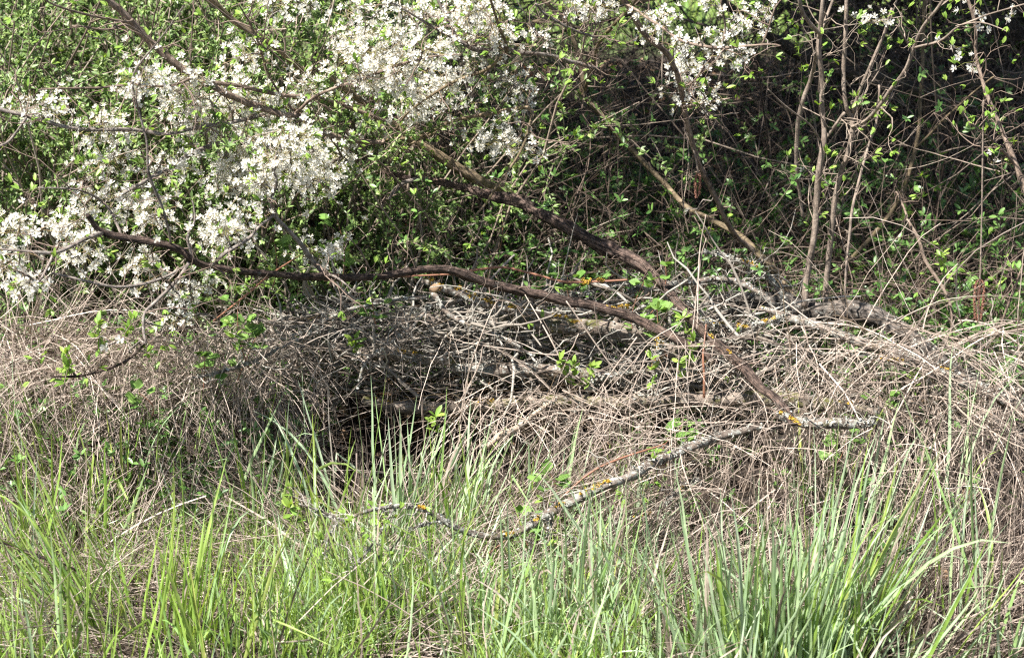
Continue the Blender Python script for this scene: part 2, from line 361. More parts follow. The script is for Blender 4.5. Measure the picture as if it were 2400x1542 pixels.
def leafs_on(mb, paths, per, size, tpl=LEAF, spread=.9, tip=True, m=0):
    """small leaf whorls at the ends of twigs"""
    n = len(paths); ii = np.repeat(np.arange(n), per); N = len(ii)
    d = nrm(paths[ii, -1] - paths[ii, -2]); dirs = nrm(d + rdir(N) * spread + np.array([0, 0, .25])); 
    pos = paths[ii, -1] - d * rng.uniform(0, .02, N)[:, None] * (0 if tip else 1)
    X, Y, Z = axes(dirs, nrm(rdir(N) * .5 + np.array([0, -.4, 1.])))
    place(mb, *tpl, pos, X, Y, Z, size * rng.uniform(.55, 1.2, N), m=m)

# flower: five spoon petals + stamens; petals material 0, stamens 1, sepals 2
def petal_t():
    v = [(-.06, .12, 0), (.06, .12, 0), (-.22, .5, .08), (0, .5, .02), (.22, .5, .08), (-.27, .78, .13), (0, .84, .08), (.27, .78, .13), (-.13, 1., .16), (.13, 1., .16)]
    q = [(0, 3, 6, 2) if False else (2, 3, 6, 5), (3, 4, 7, 6)]; t = [(0, 1, 3), (0, 3, 2), (1, 4, 3), (5, 6, 8), (6, 9, 8), (6, 7, 9)]
    return np.array(v), np.array(q), np.array(t)
PET = petal_t()
def flowers(mb, pos, face, size):
    n = len(pos); size = np.broadcast_to(size, (n,)); face = nrm(face)
    u = nrm(np.cross(face, rdir(n))); w = np.cross(face, u)
    for k in range(5):
        a = 2 * np.pi * k / 5 + rng.normal(size=n) * .12; d = u * np.cos(a)[:, None] + w * np.sin(a)[:, None]
        cupv = rng.uniform(.0, .45, n)[:, None]; Y = nrm(d + face * cupv + rng.normal(size=(n, 3)) * .08); X = nrm(np.cross(Y, face)); Z = np.cross(X, Y)
        place(mb, *PET, pos, X, Y, Z, size * .5 * rng.uniform(.85, 1.1, n), m=0)
    ns = 11
    ii = np.repeat(np.arange(n), ns); d = nrm(face[ii] * .9 + rdir(len(ii)) * .75); d = nrm(d + face[ii] * .3); L = size[ii] * rng.uniform(.32, .58, len(ii))
    p0 = pos[ii]; p1 = p0 + d * L[:, None]; s = nrm(np.cross(d, rdir(len(ii)))) * .00028
    v = np.stack([p0 - s, p0 + s, p1 + s, p1 - s], 1); mb.add(v.reshape(-1, 3), (np.arange(4)[None] + 4 * np.arange(len(ii))[:, None]), m=1)
    # anthers: little diamonds
    e = .0006; o = np.array([(1, 0, 0), (-1, 0, 0), (0, 1, 0), (0, -1, 0), (0, 0, 1), (0, 0, -1)]) * e
    v = p1[:, None] + o[None]; f = np.array([(0, 2, 4), (2, 1, 4), (1, 3, 4), (3, 0, 4), (2, 0, 5), (1, 2, 5), (3, 1, 5), (0, 3, 5)])
    mb.add(v.reshape(-1, 3), t=(f[None] + 6 * np.arange(len(ii))[:, None, None]).reshape(-1, 3), m=1)
    # calyx
    o = np.concatenate([-face[:, None] * (size * .14)[:, None, None], (u * np.cos(0) * .1)[:, None] * size[:, None, None], (u * -.05 + w * .087)[:, None] * size[:, None, None], (u * -.05 - w * .087)[:, None] * size[:, None, None]], 1)
    v = pos[:, None] + o; f = np.array([(0, 1, 2), (0, 2, 3), (0, 3, 1)])
    mb.add(v.reshape(-1, 3), t=(f[None] + 4 * np.arange(n)[:, None, None]).reshape(-1, 3), m=2)

def crust(mb, c, rad, n, size, m=0, flat=None):
    """leafy lichen: many small curled scales around a point"""
    pos = c + rng.normal(size=(n, 3)) * rad; d = nrm(pos - c + rdir(n) * rad * .5); 
    k = 6; an = np.arange(k) * 2 * np.pi / k; X, Y, Z = axes(rdir(n), d)
    tv = np.concatenate([[[0, 0, -.25]], np.stack([np.cos(an), np.sin(an), .25 * np.cos(2 * an)], -1)]); tt = np.array([(0, i + 1, (i + 1) % k + 1) for i in range(k)])
    place(mb, tv, None, tt, pos, X, Y, Z, size * rng.uniform(.4, 1.3, n), m=m)

# -------- the traced branches: name, label, category, bark, limbs [(part name, rows px,py,Y,width)], options
BR = []
def br(name, label, cat, bk, limbs, **o): BR.append(dict(name=name, label=label, cat=cat, bk=bk, limbs=limbs, **o))

br('fallen_branch', 'long dark reddish brown branch snaking from the left blossom down to the brush pile', 'branch', 'dark_bark', [
    ('main_limb', [(205,505,3.95,9.3),(240,548,3.97,13.9),(290,563,4.00,15.5),(350,575,4.02,15.5),(410,590,4.04,16.3),(440,612,4.05,17.1),(470,622,4.07,15.5),(520,626,4.10,15.5),(600,634,4.14,15.5),(690,641,4.20,15.5),(760,643,4.24,17.1),(830,651,4.27,17.1),(880,651,4.30,16.3),(940,637,4.34,17.1),(1000,625,4.37,17.8),(1040,628,4.39,17.8),(1100,646,4.42,18.6),(1150,660,4.44,18.6),(1220,676,4.46,19.4),(1300,695,4.48,20.2),(1380,713,4.50,20.9),(1450,738,4.50,23.2),(1520,768,4.50,23.2),(1590,798,4.44,20.2),(1650,826,4.42,16),(1690,850,4.40,12)]),
    ('side_limb', [(780,645,4.25,12.4),(740,612,4.24,10.8),(705,570,4.22,10.8),(680,545,4.20,10.8),(640,505,4.18,9.3),(636,470,4.17,7.0),(648,430,4.15,6.2),(642,395,4.15,6.2),(655,350,4.14,5.5),(690,300,4.13,4.7)]),
    ('side_limb', [(490,622,4.08,8.5),(530,590,4.05,9.3),(580,560,4.07,8.5),(610,530,4.10,7.7),(645,505,4.17,6.2)]),
    ('side_limb', [(240,548,3.97,9.3),(180,572,3.90,9.3),(128,592,3.86,8.5),(60,588,3.84,6.2),(-20,580,3.84,4.7)]),
    ('side_limb', [(128,590,3.86,7.7),(112,622,3.83,7.0),(85,660,3.80,6.2),(60,640,3.78,3.9)]),
    ('side_limb', [(440,616,4.05,9.3),(405,665,3.97,8.5),(362,705,3.92,7.0),(338,730,3.90,6.2),(336,770,3.88,6.2),(343,806,3.87,5.5)]),
    ('side_limb', [(445,620,4.05,6.2),(380,652,4.00,7.0),(300,669,3.95,7.0),(230,663,3.92,6.2),(120,640,3.90,4.7)]),
    ('side_limb', [(400,570,4.03,6.2),(392,530,4.00,6.2),(375,470,3.98,7.0),(348,400,3.96,6.2),(345,330,3.95,5.5),(325,250,3.94,5.5),(313,200,3.93,4.7),(322,158,3.92,4.7),(365,104,3.90,3.9),(400,60,3.88,3.9),(430,15,3.86,3.1)]),
    ('side_limb', [(770,640,4.24,6.2),(800,655,4.20,5.5),(838,690,4.20,3.9)]),
    ('side_limb', [(455,612,4.06,6.2),(440,560,4.05,6.2),(455,520,4.06,4.7),(450,470,4.06,3.9)])],
   twigs=(60, .16), bloom=True, ridges=.16)
br('blossoming_branch', 'greyish brown flowering branch sweeping in from the top left corner', 'branch', 'brown_bark', [
    ('main_limb', [(225,-30,4.2,18),(250,0,4.22,18),(310,45,4.25,17),(365,98,4.28,16),(420,150,4.3,16),(480,190,4.33,15),(540,225,4.36,15),(600,250,4.4,14),(660,266,4.43,14),(700,265,4.45,13),(735,297,4.47,14),(790,316,4.5,14),(850,326,4.54,12),(900,330,4.57,10)]),
    ('side_limb', [(690,268,4.45,8),(735,228,4.4,7),(800,198,4.37,7),(860,178,4.34,7),(930,155,4.3,6),(1010,134,4.27,5),(1080,128,4.24,3)]),
    ('side_limb', [(485,190,4.33,9),(560,200,4.38,9),(640,220,4.42,8),(760,236,4.5,8),(840,263,4.55,10),(900,285,4.6,9)]),
    ('side_limb', [(310,48,4.25,8),(290,52,4.2,6),(200,36,4.12,6),(120,10,4.05,5),(90,-20,4.0,5)]),
    ('side_limb', [(370,104,4.28,7),(300,60,4.2,6),(250,72,4.15,5),(170,62,4.1,4)]),
    ('side_limb', [(695,262,4.45,6),(640,190,4.4,5),(605,100,4.3,6),(590,65,4.28,5),(560,10,4.22,4)]),
    ('side_limb', [(465,180,4.3,6),(400,202,4.2,6),(310,200,4.15,6),(200,209,4.1,5),(90,212,4.05,4)])],
   twigs=(60, .15), bloom=True)
br('blossoming_branch', 'thin dark flowering branch running level along the left edge at mid height', 'branch', 'grey_bark', [
    ('main_limb', [(-20,250,4.1,9),(60,275,4.12,9),(130,290,4.15,9),(200,303,4.18,9),(305,306,4.22,9),(400,318,4.28,8),(470,303,4.35,9),(545,290,4.4,11),(620,270,4.45,10)]),
    ('side_limb', [(62,275,4.12,6),(20,330,4.1,6),(-10,345,4.08,6)]), ('side_limb', [(280,463,4.2,8),(350,420,4.25,9),(430,374,4.35,10),(490,345,4.4,11),(560,322,4.45,10)]),
    ('side_limb', [(90,440,4.05,4),(190,445,4.1,5),(250,480,4.15,6),(290,560,4.1,6)])],
   twigs=(46, .15), bloom=True)
br('blossoming_branch', 'olive brown branch slanting down from the top edge behind the thickest blossom', 'branch', 'olive_bark', [
    ('main_limb', [(480,-20,4.6,12),(550,50,4.65,12),(600,82,4.68,12),(650,120,4.7,12),(700,165,4.75,12),(770,185,4.8,13),(830,230,4.85,14),(880,268,4.9,16),(940,300,4.92,19),(1000,346,4.95,21),(1060,385,4.98,23),(1130,427,5.0,23),(1200,460,5.1,20)]),
    ('side_limb', [(900,330,4.9,7),(980,320,4.8,6),(1050,285,4.7,7),(1140,262,4.62,9),(1240,255,4.55,9),(1235,320,4.5,7),(1215,365,4.5,6),(1180,415,4.5,6),(1145,470,4.5,6),(1110,510,4.48,4)]),
    ('side_limb', [(880,405,4.9,5),(960,340,4.85,6),(1020,310,4.8,6)]),
    ('side_limb', [(930,300,4.8,6),(960,260,4.7,6),(1050,200,4.6,7),(1150,160,4.55,8),(1190,120,4.5,8),(1170,60,4.45,7),(1150,-10,4.4,6)])],
   twigs=(64, .17), bloom=True)
br('blossoming_branch', 'flowering branch with pale bark crossing above the dark thicket beside the thickest blossom', 'branch', 'grey_bark', [
    ('main_limb', [(1020,-10,4.5,6),(1060,70,4.5,7),(1110,110,4.52,8),(1180,105,4.55,9),(1220,118,4.6,10),(1290,130,4.65,9),(1340,145,4.7,9),(1400,160,4.75,7)]),
    ('side_limb', [(1255,10,4.4,6),(1275,35,4.42,6),(1340,70,4.46,6),(1400,90,4.5,5)]), ('side_limb', [(925,10,4.4,5),(1010,60,4.44,6),(1080,95,4.48,6),(1130,115,4.5,6)])],
   twigs=(46, .15), bloom=True)
br('blossoming_branch', 'brown flowering stem curving down right of the centre into the dark thicket', 'branch', 'brown_bark', [
    ('main_limb', [(1450,-25,4.5,14),(1470,20,4.52,15),(1500,80,4.55,14),(1530,110,4.57,14),(1560,140,4.6,13),(1585,190,4.65,12),(1600,250,4.7,12),(1620,320,4.75,12),(1645,400,4.8,12),(1675,455,4.85,12),(1700,510,4.9,12),(1745,570,5.0,12),(1800,620,5.05,14)]),
    ('side_limb', [(1465,5,4.52,6),(1510,35,4.4,6),(1550,60,4.36,7),(1600,95,4.32,7),(1680,113,4.3,8),(1750,110,4.28,6),(1790,108,4.26,5),(1830,108,4.25,3)]),
    ('side_limb', [(1785,105,4.27,5),(1810,40,4.25,5),(1822,10,4.24,4)]),
    ('side_limb', [(1690,108,4.3,5),(1700,60,4.3,4),(1690,0,4.28,4)]),
    ('side_limb', [(1596,250,4.7,6),(1660,240,4.4,5),(1715,230,4.35,4)])],
   twigs=(40, .13), bloom=True)
br('thin_stem', 'olive grey stem running slantwise through the dark thicket towards the upright saplings', 'stem', 'olive_bark', [
    ('main_limb', [(1255,-10,5.20,7.6),(1330,60,5.20,10.2),(1370,160,5.20,11.0),(1368,215,5.20,11.9),(1410,270,5.20,11.9),(1450,325,5.20,11.9),(1510,385,5.20,11.9),(1560,435,5.20,11.9),(1610,488,5.15,12.8),(1680,522,5.10,13.6),(1740,560,5.05,14.4),(1790,610,5.00,15.3),(1850,690,4.95,15.3),(1890,740,4.95,11.9)]),
    ('side_limb', [(1368,225,5.20,8.5),(1400,110,5.00,8.5),(1440,60,4.90,9.3),(1475,20,4.85,8.5),(1500,-20,4.80,6.8)]),
    ('side_limb', [(1240,60,5.30,11.9),(1330,30,5.40,15.3),(1450,10,5.50,18.7),(1600,-20,5.60,17.0)])],
   twigs=(50, .3))
br('old_branch', 'thick dark cracked branch slanting down out of the thicket behind the brush pile', 'branch', 'dark_bark', [
    ('main_limb', [(880,402,4.95,6.9),(950,412,4.93,11.2),(1020,422,4.90,12.9),(1100,436,4.87,15.5),(1180,458,4.84,20.6),(1250,487,4.80,23.2),(1330,532,4.76,24.9),(1400,570,4.72,26.7),(1470,607,4.68,25.8),(1520,640,4.65,22.4),(1565,690,4.58,17.2),(1612,742,4.49,17.2),(1660,790,4.41,18.1),(1710,836,4.32,18.9),(1760,885,4.24,18.9),(1810,925,4.16,19.8),(1845,965,4.11,20.6),(1864,992,4.07,17.2)]),
    ('side_limb', [(990,420,4.9,10.3),(945,428,4.85,10.3),(925,445,4.8,10.3),(912,466,4.78,6.0)])],
   twigs=(30, .12), ridges=.22)
# right: young upright stems
br('sapling', 'young upright forked stem with light brown bark, taller left one of the pair', 'sapling', 'young_bark', [
    ('stem', [(1886,720,4.85,15.5),(1890,640,4.85,14.6),(1898,560,4.83,14.6),(1908,470,4.82,14.6),(1918,400,4.80,13.8),(1928,345,4.80,14.6),(1930,300,4.80,12.0),(1922,210,4.80,11.2),(1918,130,4.78,11.2),(1919,85,4.78,12.0),(1925,30,4.76,9.5),(1930,-20,4.75,8.6)]),
    ('side_stem', [(1919,90,4.78,10.3),(1893,55,4.74,9.5),(1880,20,4.70,9.5),(1872,-20,4.68,8.6)]), ('side_stem', [(1920,90,4.78,6.9),(1940,30,4.80,6.9),(1955,-10,4.80,6.0)]),
    ('side_stem', [(1932,325,4.80,8.6),(1960,290,4.78,7.7),(1980,265,4.76,7.7)]), ('side_stem', [(1915,100,4.78,6.9),(1900,180,4.90,9.5),(1883,230,4.92,10.3),(1873,270,4.93,10.3),(1868,330,4.95,9.5),(1868,400,4.96,9.5),(1874,440,4.98,8.6),(1882,510,5.00,6.9)]),
    ('side_stem', [(1924,330,4.80,4.3),(1895,290,4.75,4.3),(1840,248,4.70,4.3),(1800,210,4.66,2.6)])], twigs=(26, .15), leafy=1)
br('sapling', 'young upright stem with pinkish bark and a spreading fork, right one of the pair', 'sapling', 'young_bark', [
    ('stem', [(1936,712,4.90,13.8),(1942,650,4.90,13.8),(1948,570,4.88,13.8),(1955,490,4.86,12.9),(1968,400,4.85,12.9),(1978,370,4.84,12.9),(1993,300,4.82,12.0),(1992,275,4.82,12.0),(1983,240,4.80,10.3),(1981,150,4.80,10.3),(1987,60,4.78,9.5),(1988,-20,4.77,8.6)]),
    ('side_stem', [(1992,295,4.82,7.7),(2030,278,4.78,7.7),(2062,245,4.74,8.6),(2088,205,4.70,8.6),(2120,160,4.66,8.6),(2137,118,4.64,8.6),(2165,60,4.60,7.7),(2200,15,4.56,6.9),(2225,-20,4.54,6.0)]),
    ('side_stem', [(1998,265,4.82,7.7),(2020,200,4.80,7.7),(2045,140,4.78,7.7),(2068,85,4.77,6.9),(2090,20,4.75,5.2)]),
    ('side_stem', [(2137,115,4.64,6.0),(2200,98,4.55,6.0),(2240,66,4.50,5.2),(2290,45,4.46,4.3),(2330,30,4.42,3.4),(2410,10,4.38,3.4)]),
    ('side_stem', [(1990,292,4.83,6.9),(2010,250,4.84,6.9),(1965,365,4.90,7.7),(1930,390,4.95,6.9)][:2]),
    ('side_stem', [(2137,118,4.64,5.2),(2115,85,4.62,4.3),(2100,60,4.60,3.4)]),
    ('side_stem', [(2240,62,4.50,3.4),(2300,55,4.44,3.4),(2360,75,4.40,2.6)])], twigs=(30, .14), leafy=1, bloom=True)
br('thin_stem', 'slender bare pale stem rising just right of the sapling pair', 'stem', 'young_bark', [
    ('main_limb', [(1972,765,4.7,5),(1978,690,4.7,6),(1986,600,4.72,6),(1996,510,4.74,7),(2012,430,4.76,7),(2035,340,4.8,6),(2055,275,4.82,6),(2060,200,4.84,5)])], twigs=(6, .08))
br('thin_stem', 'thin bent olive stem behind the sapling pair leaning right', 'stem', 'olive_bark', [
    ('main_limb', [(1780,800,5.2,9),(1880,700,5.3,10),(2000,600,5.35,10),(2080,510,5.4,10),(2130,410,5.4,10),(2155,300,5.4,9),(2165,150,5.4,9),(2175,-20,5.4,9)]),
    ('side_limb', [(2145,350,5.4,6),(2230,260,5.3,5),(2330,180,5.2,4)])], twigs=(14, .2))
br('thin_stem', 'brown leaning stem near the right edge reaching the top of the view', 'stem', 'brown_bark', [
    ('main_limb', [(2420,480,4.6,10),(2390,410,4.62,13),(2370,360,4.63,12),(2345,300,4.65,9),(2310,220,4.68,9),(2290,140,4.7,8),(2285,60,4.7,8),(2260,-20,4.7,8)]),
    ('side_limb', [(2380,385,4.63,7),(2340,340,4.55,6),(2300,310,4.5,5),(2280,290,4.5,4)])], twigs=(26, .16), leafy=1, bloom=True)
br('thin_stem', 'thin curving stem at the right edge below the leaning brown stem', 'stem', 'brown_bark', [
    ('main_limb', [(2125,515,4.8,8),(2150,560,4.78,8),(2165,610,4.77,8),(2200,665,4.75,8),(2225,720,4.74,6),(2229,780,4.73,4)]), ('side_limb', [(2100,450,4.85,5),(2125,515,4.8,6)]),
    ('side_limb', [(2400,620,4.6,7),(2370,700,4.62,7),(2340,790,4.64,6)])], twigs=(14, .14), leafy=1)
br('thin_stem', 'long bare arching twig crossing low at the right edge', 'stem', 'young_bark', [
    ('main_limb', [(2410,770,4.5,8),(2330,785,4.5,7),(2280,800,4.52,7),(2200,785,4.55,5),(2120,770,4.6,4),(2060,790,4.62,3)]), ('side_limb', [(2410,1010,4.4,5),(2310,1030,4.35,6),(2220,1080,4.3,6),(2150,1110,4.25,4)])], twigs=(10, .14))
# thick logs of the pile
br('fallen_log', 'thick fissured grey log arching behind the sapling bases at the right', 'log', 'weathered_bark', [
    ('main_limb', [(1560,712,4.94,16.0),(1650,705,4.94,24.0),(1760,706,4.92,30.0),(1850,716,4.90,34.0),(1920,722,4.87,36.0),(1975,716,4.82,40.0),(2020,722,4.77,40.0),(2065,745,4.73,36.0),(2110,775,4.68,34.0),(2160,810,4.66,32.0),(2220,850,4.64,28.0),(2300,890,4.62,20.0)]),
    ('side_limb', [(1780,712,4.92,18.0),(1720,735,4.84,14.0),(1660,760,4.79,8.0)])], twigs=(20, .12), ridges=.25, lic=(40, .006))
br('fallen_log', 'lichen covered log slanting down to the right edge of the view', 'log', 'lichen_bark', [
    ('main_limb', [(1780,720,4.54,10),(1860,745,4.52,18),(1960,778,4.50,22),(2060,815,4.47,24),(2160,852,4.44,26),(2230,880,4.42,28),(2300,915,4.40,30),(2420,968,4.36,34)]),
    ('side_limb', [(2170,855,4.44,12),(2110,850,4.41,9),(2040,845,4.39,6)])], twigs=(26, .12), lic=(90, .007))
br('fallen_log', 'pale grey horizontal log across the middle of the brush pile with sawn knots', 'log', 'log_bark', [
    ('main_limb', [(880,750,4.65,20),(960,752,4.64,28),(1050,752,4.63,30),(1150,756,4.61,32),(1230,758,4.60,33),(1300,762,4.59,34),(1400,775,4.58,36),(1470,792,4.57,36),(1540,818,4.56,36),(1620,845,4.55,34),(1680,860,4.53,30)]),
    ('side_limb', [(1440,770,4.58,16),(1450,740,4.59,12),(1462,720,4.59,6)])], twigs=(30, .10), ridges=.12, lic=(90, .007))
br('fallen_log', 'mottled log with a crusty surface in the left half of the brush pile', 'log', 'log_bark', [
    ('main_limb', [(690,805,4.55,16),(760,812,4.55,28),(850,820,4.54,32),(930,828,4.53,30),(1000,838,4.52,28),(1060,840,4.51,18)])], twigs=(24, .10), lic=(60, .007))
br('fallen_log', 'dim lichened log in the shaded middle layer of the brush pile', 'log', 'lichen_bark', [
    ('main_limb', [(1060,862,4.51,18),(1130,864,4.51,30),(1210,863,4.50,34),(1290,868,4.49,32),(1370,878,4.48,26),(1450,890,4.47,22)])], twigs=(24, .10), lic=(70, .007))
br('fallen_log', 'dark shaded log at the bottom of the hollow in the brush pile', 'log', 'log_bark', [
    ('main_limb', [(850,938,4.53,22),(930,950,4.53,28),(1020,958,4.52,26),(1120,955,4.51,26),(1250,945,4.49,26),(1400,940,4.47,28),(1500,935,4.46,28)])], twigs=(18, .1), lic=(20, .006))
br('fallen_log', 'broad tan log lying under straw left of the standing saplings, low in the pile', 'log', 'log_bark', [
    ('main_limb', [(1480,925,4.40,20),(1560,930,4.39,28),(1680,935,4.38,34),(1800,935,4.36,37),(1880,940,4.35,37),(1960,952,4.34,30),(2060,968,4.33,25)])], twigs=(18, .1), lic=(60, .007))
br('fallen_log', 'short lichened log end meeting the foot of the old cracked branch', 'log', 'lichen_bark', [
    ('main_limb', [(1830,975,4.10,22),(1870,985,4.09,25),(1930,990,4.08,25),(1985,992,4.08,24),(2040,985,4.08,14)])], twigs=(10, .08), lic=(60, .006))
br('lichened_branch', 'grey lichened branch with yellow patches on top of the pile under the dark branch', 'branch', 'lichen_bark', [
    ('main_limb', [(990,658,4.6,14),(1030,675,4.6,18),(1080,690,4.6,20),(1130,712,4.59,19),(1190,728,4.58,17),(1250,738,4.57,14),(1320,745,4.56,9)]),
    ('side_limb', [(1010,690,4.55,12),(1040,735,4.52,12),(1090,760,4.5,11),(1150,778,4.48,10),(1205,802,4.46,8),(1250,835,4.45,4)]),
    ('side_limb', [(1012,715,4.52,8),(970,762,4.48,7),(915,805,4.45,6),(860,850,4.42,7),(840,905,4.4,4)]),
    ('side_limb', [(1000,695,4.56,10),(930,706,4.55,10),(870,720,4.53,10),(800,738,4.5,10),(740,768,4.47,7),(690,790,4.45,4)])], twigs=(40, .10), lic=(60, .006))
br('lichened_branch', 'crusty pale grey branch arching right across the gap below the old cracked branch', 'branch', 'lichen_bark', [
    ('main_limb', [(1380,735,4.75,6),(1440,700,4.75,10),(1500,675,4.75,12),(1560,663,4.74,13),(1620,655,4.73,14),(1680,650,4.72,14),(1730,664,4.7,16),(1775,690,4.68,15),(1810,715,4.66,12)]),
    ('side_limb', [(1500,673,4.75,7),(1440,668,4.7,7),(1350,690,4.68,5),(1260,685,4.66,3)])], twigs=(24, .10), lic=(90, .006))
br('lichened_branch', 'short pale lichened branch with a yellow topped end, above the lower slanting dark branch', 'branch', 'lichen_bark', [
    ('main_limb', [(1640,752,4.5,8),(1680,762,4.5,13),(1740,765,4.49,14),(1800,752,4.48,12),(1840,738,4.47,7)])], twigs=(12, .08), lic=(80, .006))
br('lichened_branch', 'thin lichened branch leaning against the stem foot near the saplings', 'branch', 'lichen_bark', [
    ('main_limb', [(1650,592,4.78,4),(1700,600,4.76,7),(1750,617,4.75,9),(1785,640,4.74,9),(1825,680,4.72,9),(1855,730,4.7,9)]) ], twigs=(22, .11), lic=(60, .005))
br('broken_stub', 'upright white lichened stub with a bright yellow top in the brush pile', 'branch', 'lichen_bark', [
    ('main_limb', [(1545,800,4.4,8),(1540,840,4.4,11),(1536,880,4.41,12),(1533,930,4.42,13),(1530,960,4.42,10)]) ], twigs=(10, .06), lic=(130, .006))
br('lichened_branch', 'curved lichened branch lying over the grass below the pile, forked tip at its left end', 'branch', 'lichen_bark', [
    ('main_limb', [(1780,1000,4.13,14),(1740,1012,4.11,18),(1690,1025,4.09,20),(1640,1046,4.06,20),(1560,1080,4.01,22),(1480,1112,3.91,22),(1400,1142,3.86,22),(1340,1170,3.87,23),(1290,1195,3.84,23),(1240,1228,3.80,18),(1190,1250,3.78,15),(1120,1247,3.77,14),(1060,1230,3.75,14),(1010,1202,3.74,12),(955,1187,3.73,11),(900,1190,3.71,9),(850,1200,3.69,8),(800,1215,3.68,7),(760,1200,3.67,5),(700,1180,3.66,3)]),
    ('side_limb', [(925,1192,3.72,8),(900,1235,3.69,6),(870,1280,3.67,5),(830,1330,3.65,4)]),
    ('side_limb', [(1040,1220,3.75,7),(990,1230,3.73,6),(950,1240,3.71,5),(925,1270,3.69,5),(880,1310,3.68,4)]),
    ('side_limb', [(1290,1200,3.83,7),(1285,1250,3.80,5),(1240,1290,3.78,4),(1200,1330,3.76,3)]),
    ('side_limb', [(800,1215,3.68,5),(770,1260,3.66,4),(760,1300,3.65,3)])], twigs=(50, .11), lic=(110, .006), leafy=.5)
br('lichened_branch', 'thin crusty twig with lichen tufts just beneath the curved lichened branch', 'branch', 'lichen_bark', [
    ('main_limb', [(1640,1120,4.15,6),(1580,1160,4.1,8),(1510,1205,4.06,8),(1440,1225,4.03,9),(1380,1245,4.0,8),(1320,1280,3.97,6),(1260,1310,3.95,4)])], twigs=(26, .08), lic=(80, .006))
br('broken_stick', 'broken pale stick with a bare white end lying in the straw below the hollow', 'stick', 'pale_wood', [
    ('main_limb', [(1135,1045,4.2,10),(1170,1020,4.22,15),(1215,1000,4.25,13),(1265,965,4.3,10),(1310,930,4.33,7)])], twigs=(5, .05), lic=(20, .005))
br('dead_twig', 'dark forked twig in the grass at the left edge', 'twig', 'dark_bark', [
    ('main_limb', [(-20,1255,3.75,9),(30,1270,3.75,9),(60,1288,3.75,9),(110,1308,3.76,8),(180,1335,3.78,5)]), ('side_limb', [(40,1275,3.75,7),(22,1230,3.76,7),(15,1185,3.77,5)])], twigs=(10, .08))
br('dead_twig', 'rough dead twig low in the bottom grass left of centre', 'twig', 'grey_bark', [
    ('main_limb', [(600,1540,3.62,12),(680,1525,3.64,11),(760,1510,3.66,9),(840,1485,3.68,8),(900,1455,3.7,6),(940,1430,3.72,4)]), ('side_limb', [(690,1522,3.64,6),(740,1480,3.65,4),(760,1440,3.66,3)])], twigs=(16, .08), lic=(40, .006))
br('dead_twig', 'long grey twig rising to the right out of the straw left of the hollow', 'twig', 'grey_bark', [
    ('main_limb', [(440,890,4.2,4),(500,880,4.22,8),(560,862,4.25,9),(620,838,4.3,8),(690,800,4.35,7),(760,770,4.4,5)])], twigs=(10, .1), lic=(20, .005))
br('dead_twig', 'thin dark twig lying almost level on the left straw', 'twig', 'dark_bark', [
    ('main_limb', [(120,885,4.1,4),(200,880,4.12,6),(290,850,4.15,6),(345,800,4.15,5)]), ('side_limb', [(180,882,4.12,4),(150,850,4.1,3)])], twigs=(12, .09), leafy=1.4)
br('dead_twig', 'pale twig with side prongs crossing the straw right of the hollow', 'twig', 'lichen_bark', [
    ('main_limb', [(1380,892,4.4,5),(1440,875,4.38,7),(1520,865,4.37,8),(1600,862,4.36,6),(1680,870,4.35,4)]), ('side_limb', [(1385,890,4.4,6),(1375,925,4.38,5),(1320,990,4.35,3)])], twigs=(14, .08), lic=(50, .005))
br('bramble_cane', 'smooth red and ochre cane arching behind the long dark branch', 'cane', 'red_cane', [
    ('main_limb', [(760,658,4.5,4),(900,650,4.52,5),(1060,642,4.55,5),(1120,632,4.56,6),(1180,627,4.58,6),(1250,642,4.58,6),(1320,660,4.58,6),(1400,660,4.58,6),(1470,656,4.58,5)])], smooth=1)
br('bramble_cane', 'thin pinkish cane lying along the curved lichened branch in the foreground', 'cane', 'red_cane', [
    ('main_limb', [(1140,1300,3.9,4),(1220,1240,3.93,5),(1300,1180,3.97,5),(1380,1110,4.0,5),(1450,1075,4.02,5),(1560,1040,4.05,4)])], smooth=1)
br('bramble_cane', 'pink cane slanting through the leaves below the left end of the dark branch', 'cane', 'red_cane', [
    ('main_limb', [(500,752,4.2,4),(580,690,4.3,5),(640,640,4.38,5),(700,600,4.45,3)])], smooth=1)
br('bramble_cane', 'dark red cane standing upright under the foot of the old cracked branch', 'cane', 'red_cane', [
    ('main_limb', [(1650,935,4.35,7),(1651,880,4.35,6),(1648,830,4.36,5),(1655,760,4.4,4)])], smooth=1)

YL = [(1020,680,1,26),(1090,688,1,26),(1130,712,1,28),(1200,720,1,20),(1240,722,1,18),(1380,652,1,24),(1545,808,1,30),(1540,835,1,30),(1762,610,1,22),(1735,750,1,16),(1690,755,1,16),(1795,745,1,22),(2105,845,1,26),(2080,850,1,16),(1995,910,1,16),(2200,910,1,14),(1475,715,1,14),(1665,798,1,14),(1712,832,1,12),(910,898,1,22),(935,885,1,18),(1140,922,1,20),(1182,1215,1,18),(1322,1190,1,20),(1395,1175,1,20),(1505,1235,1,24),(1592,1135,1,16),(1405,1120,1,14),(1232,1185,1,12),(1260,1225,1,14),(1350,745,1,16),(1310,728,1,14),(1430,740,1,12),(990,1205,1,10),(1675,865,1,20),(1800,970,1,16),(1850,1020,1,14)]

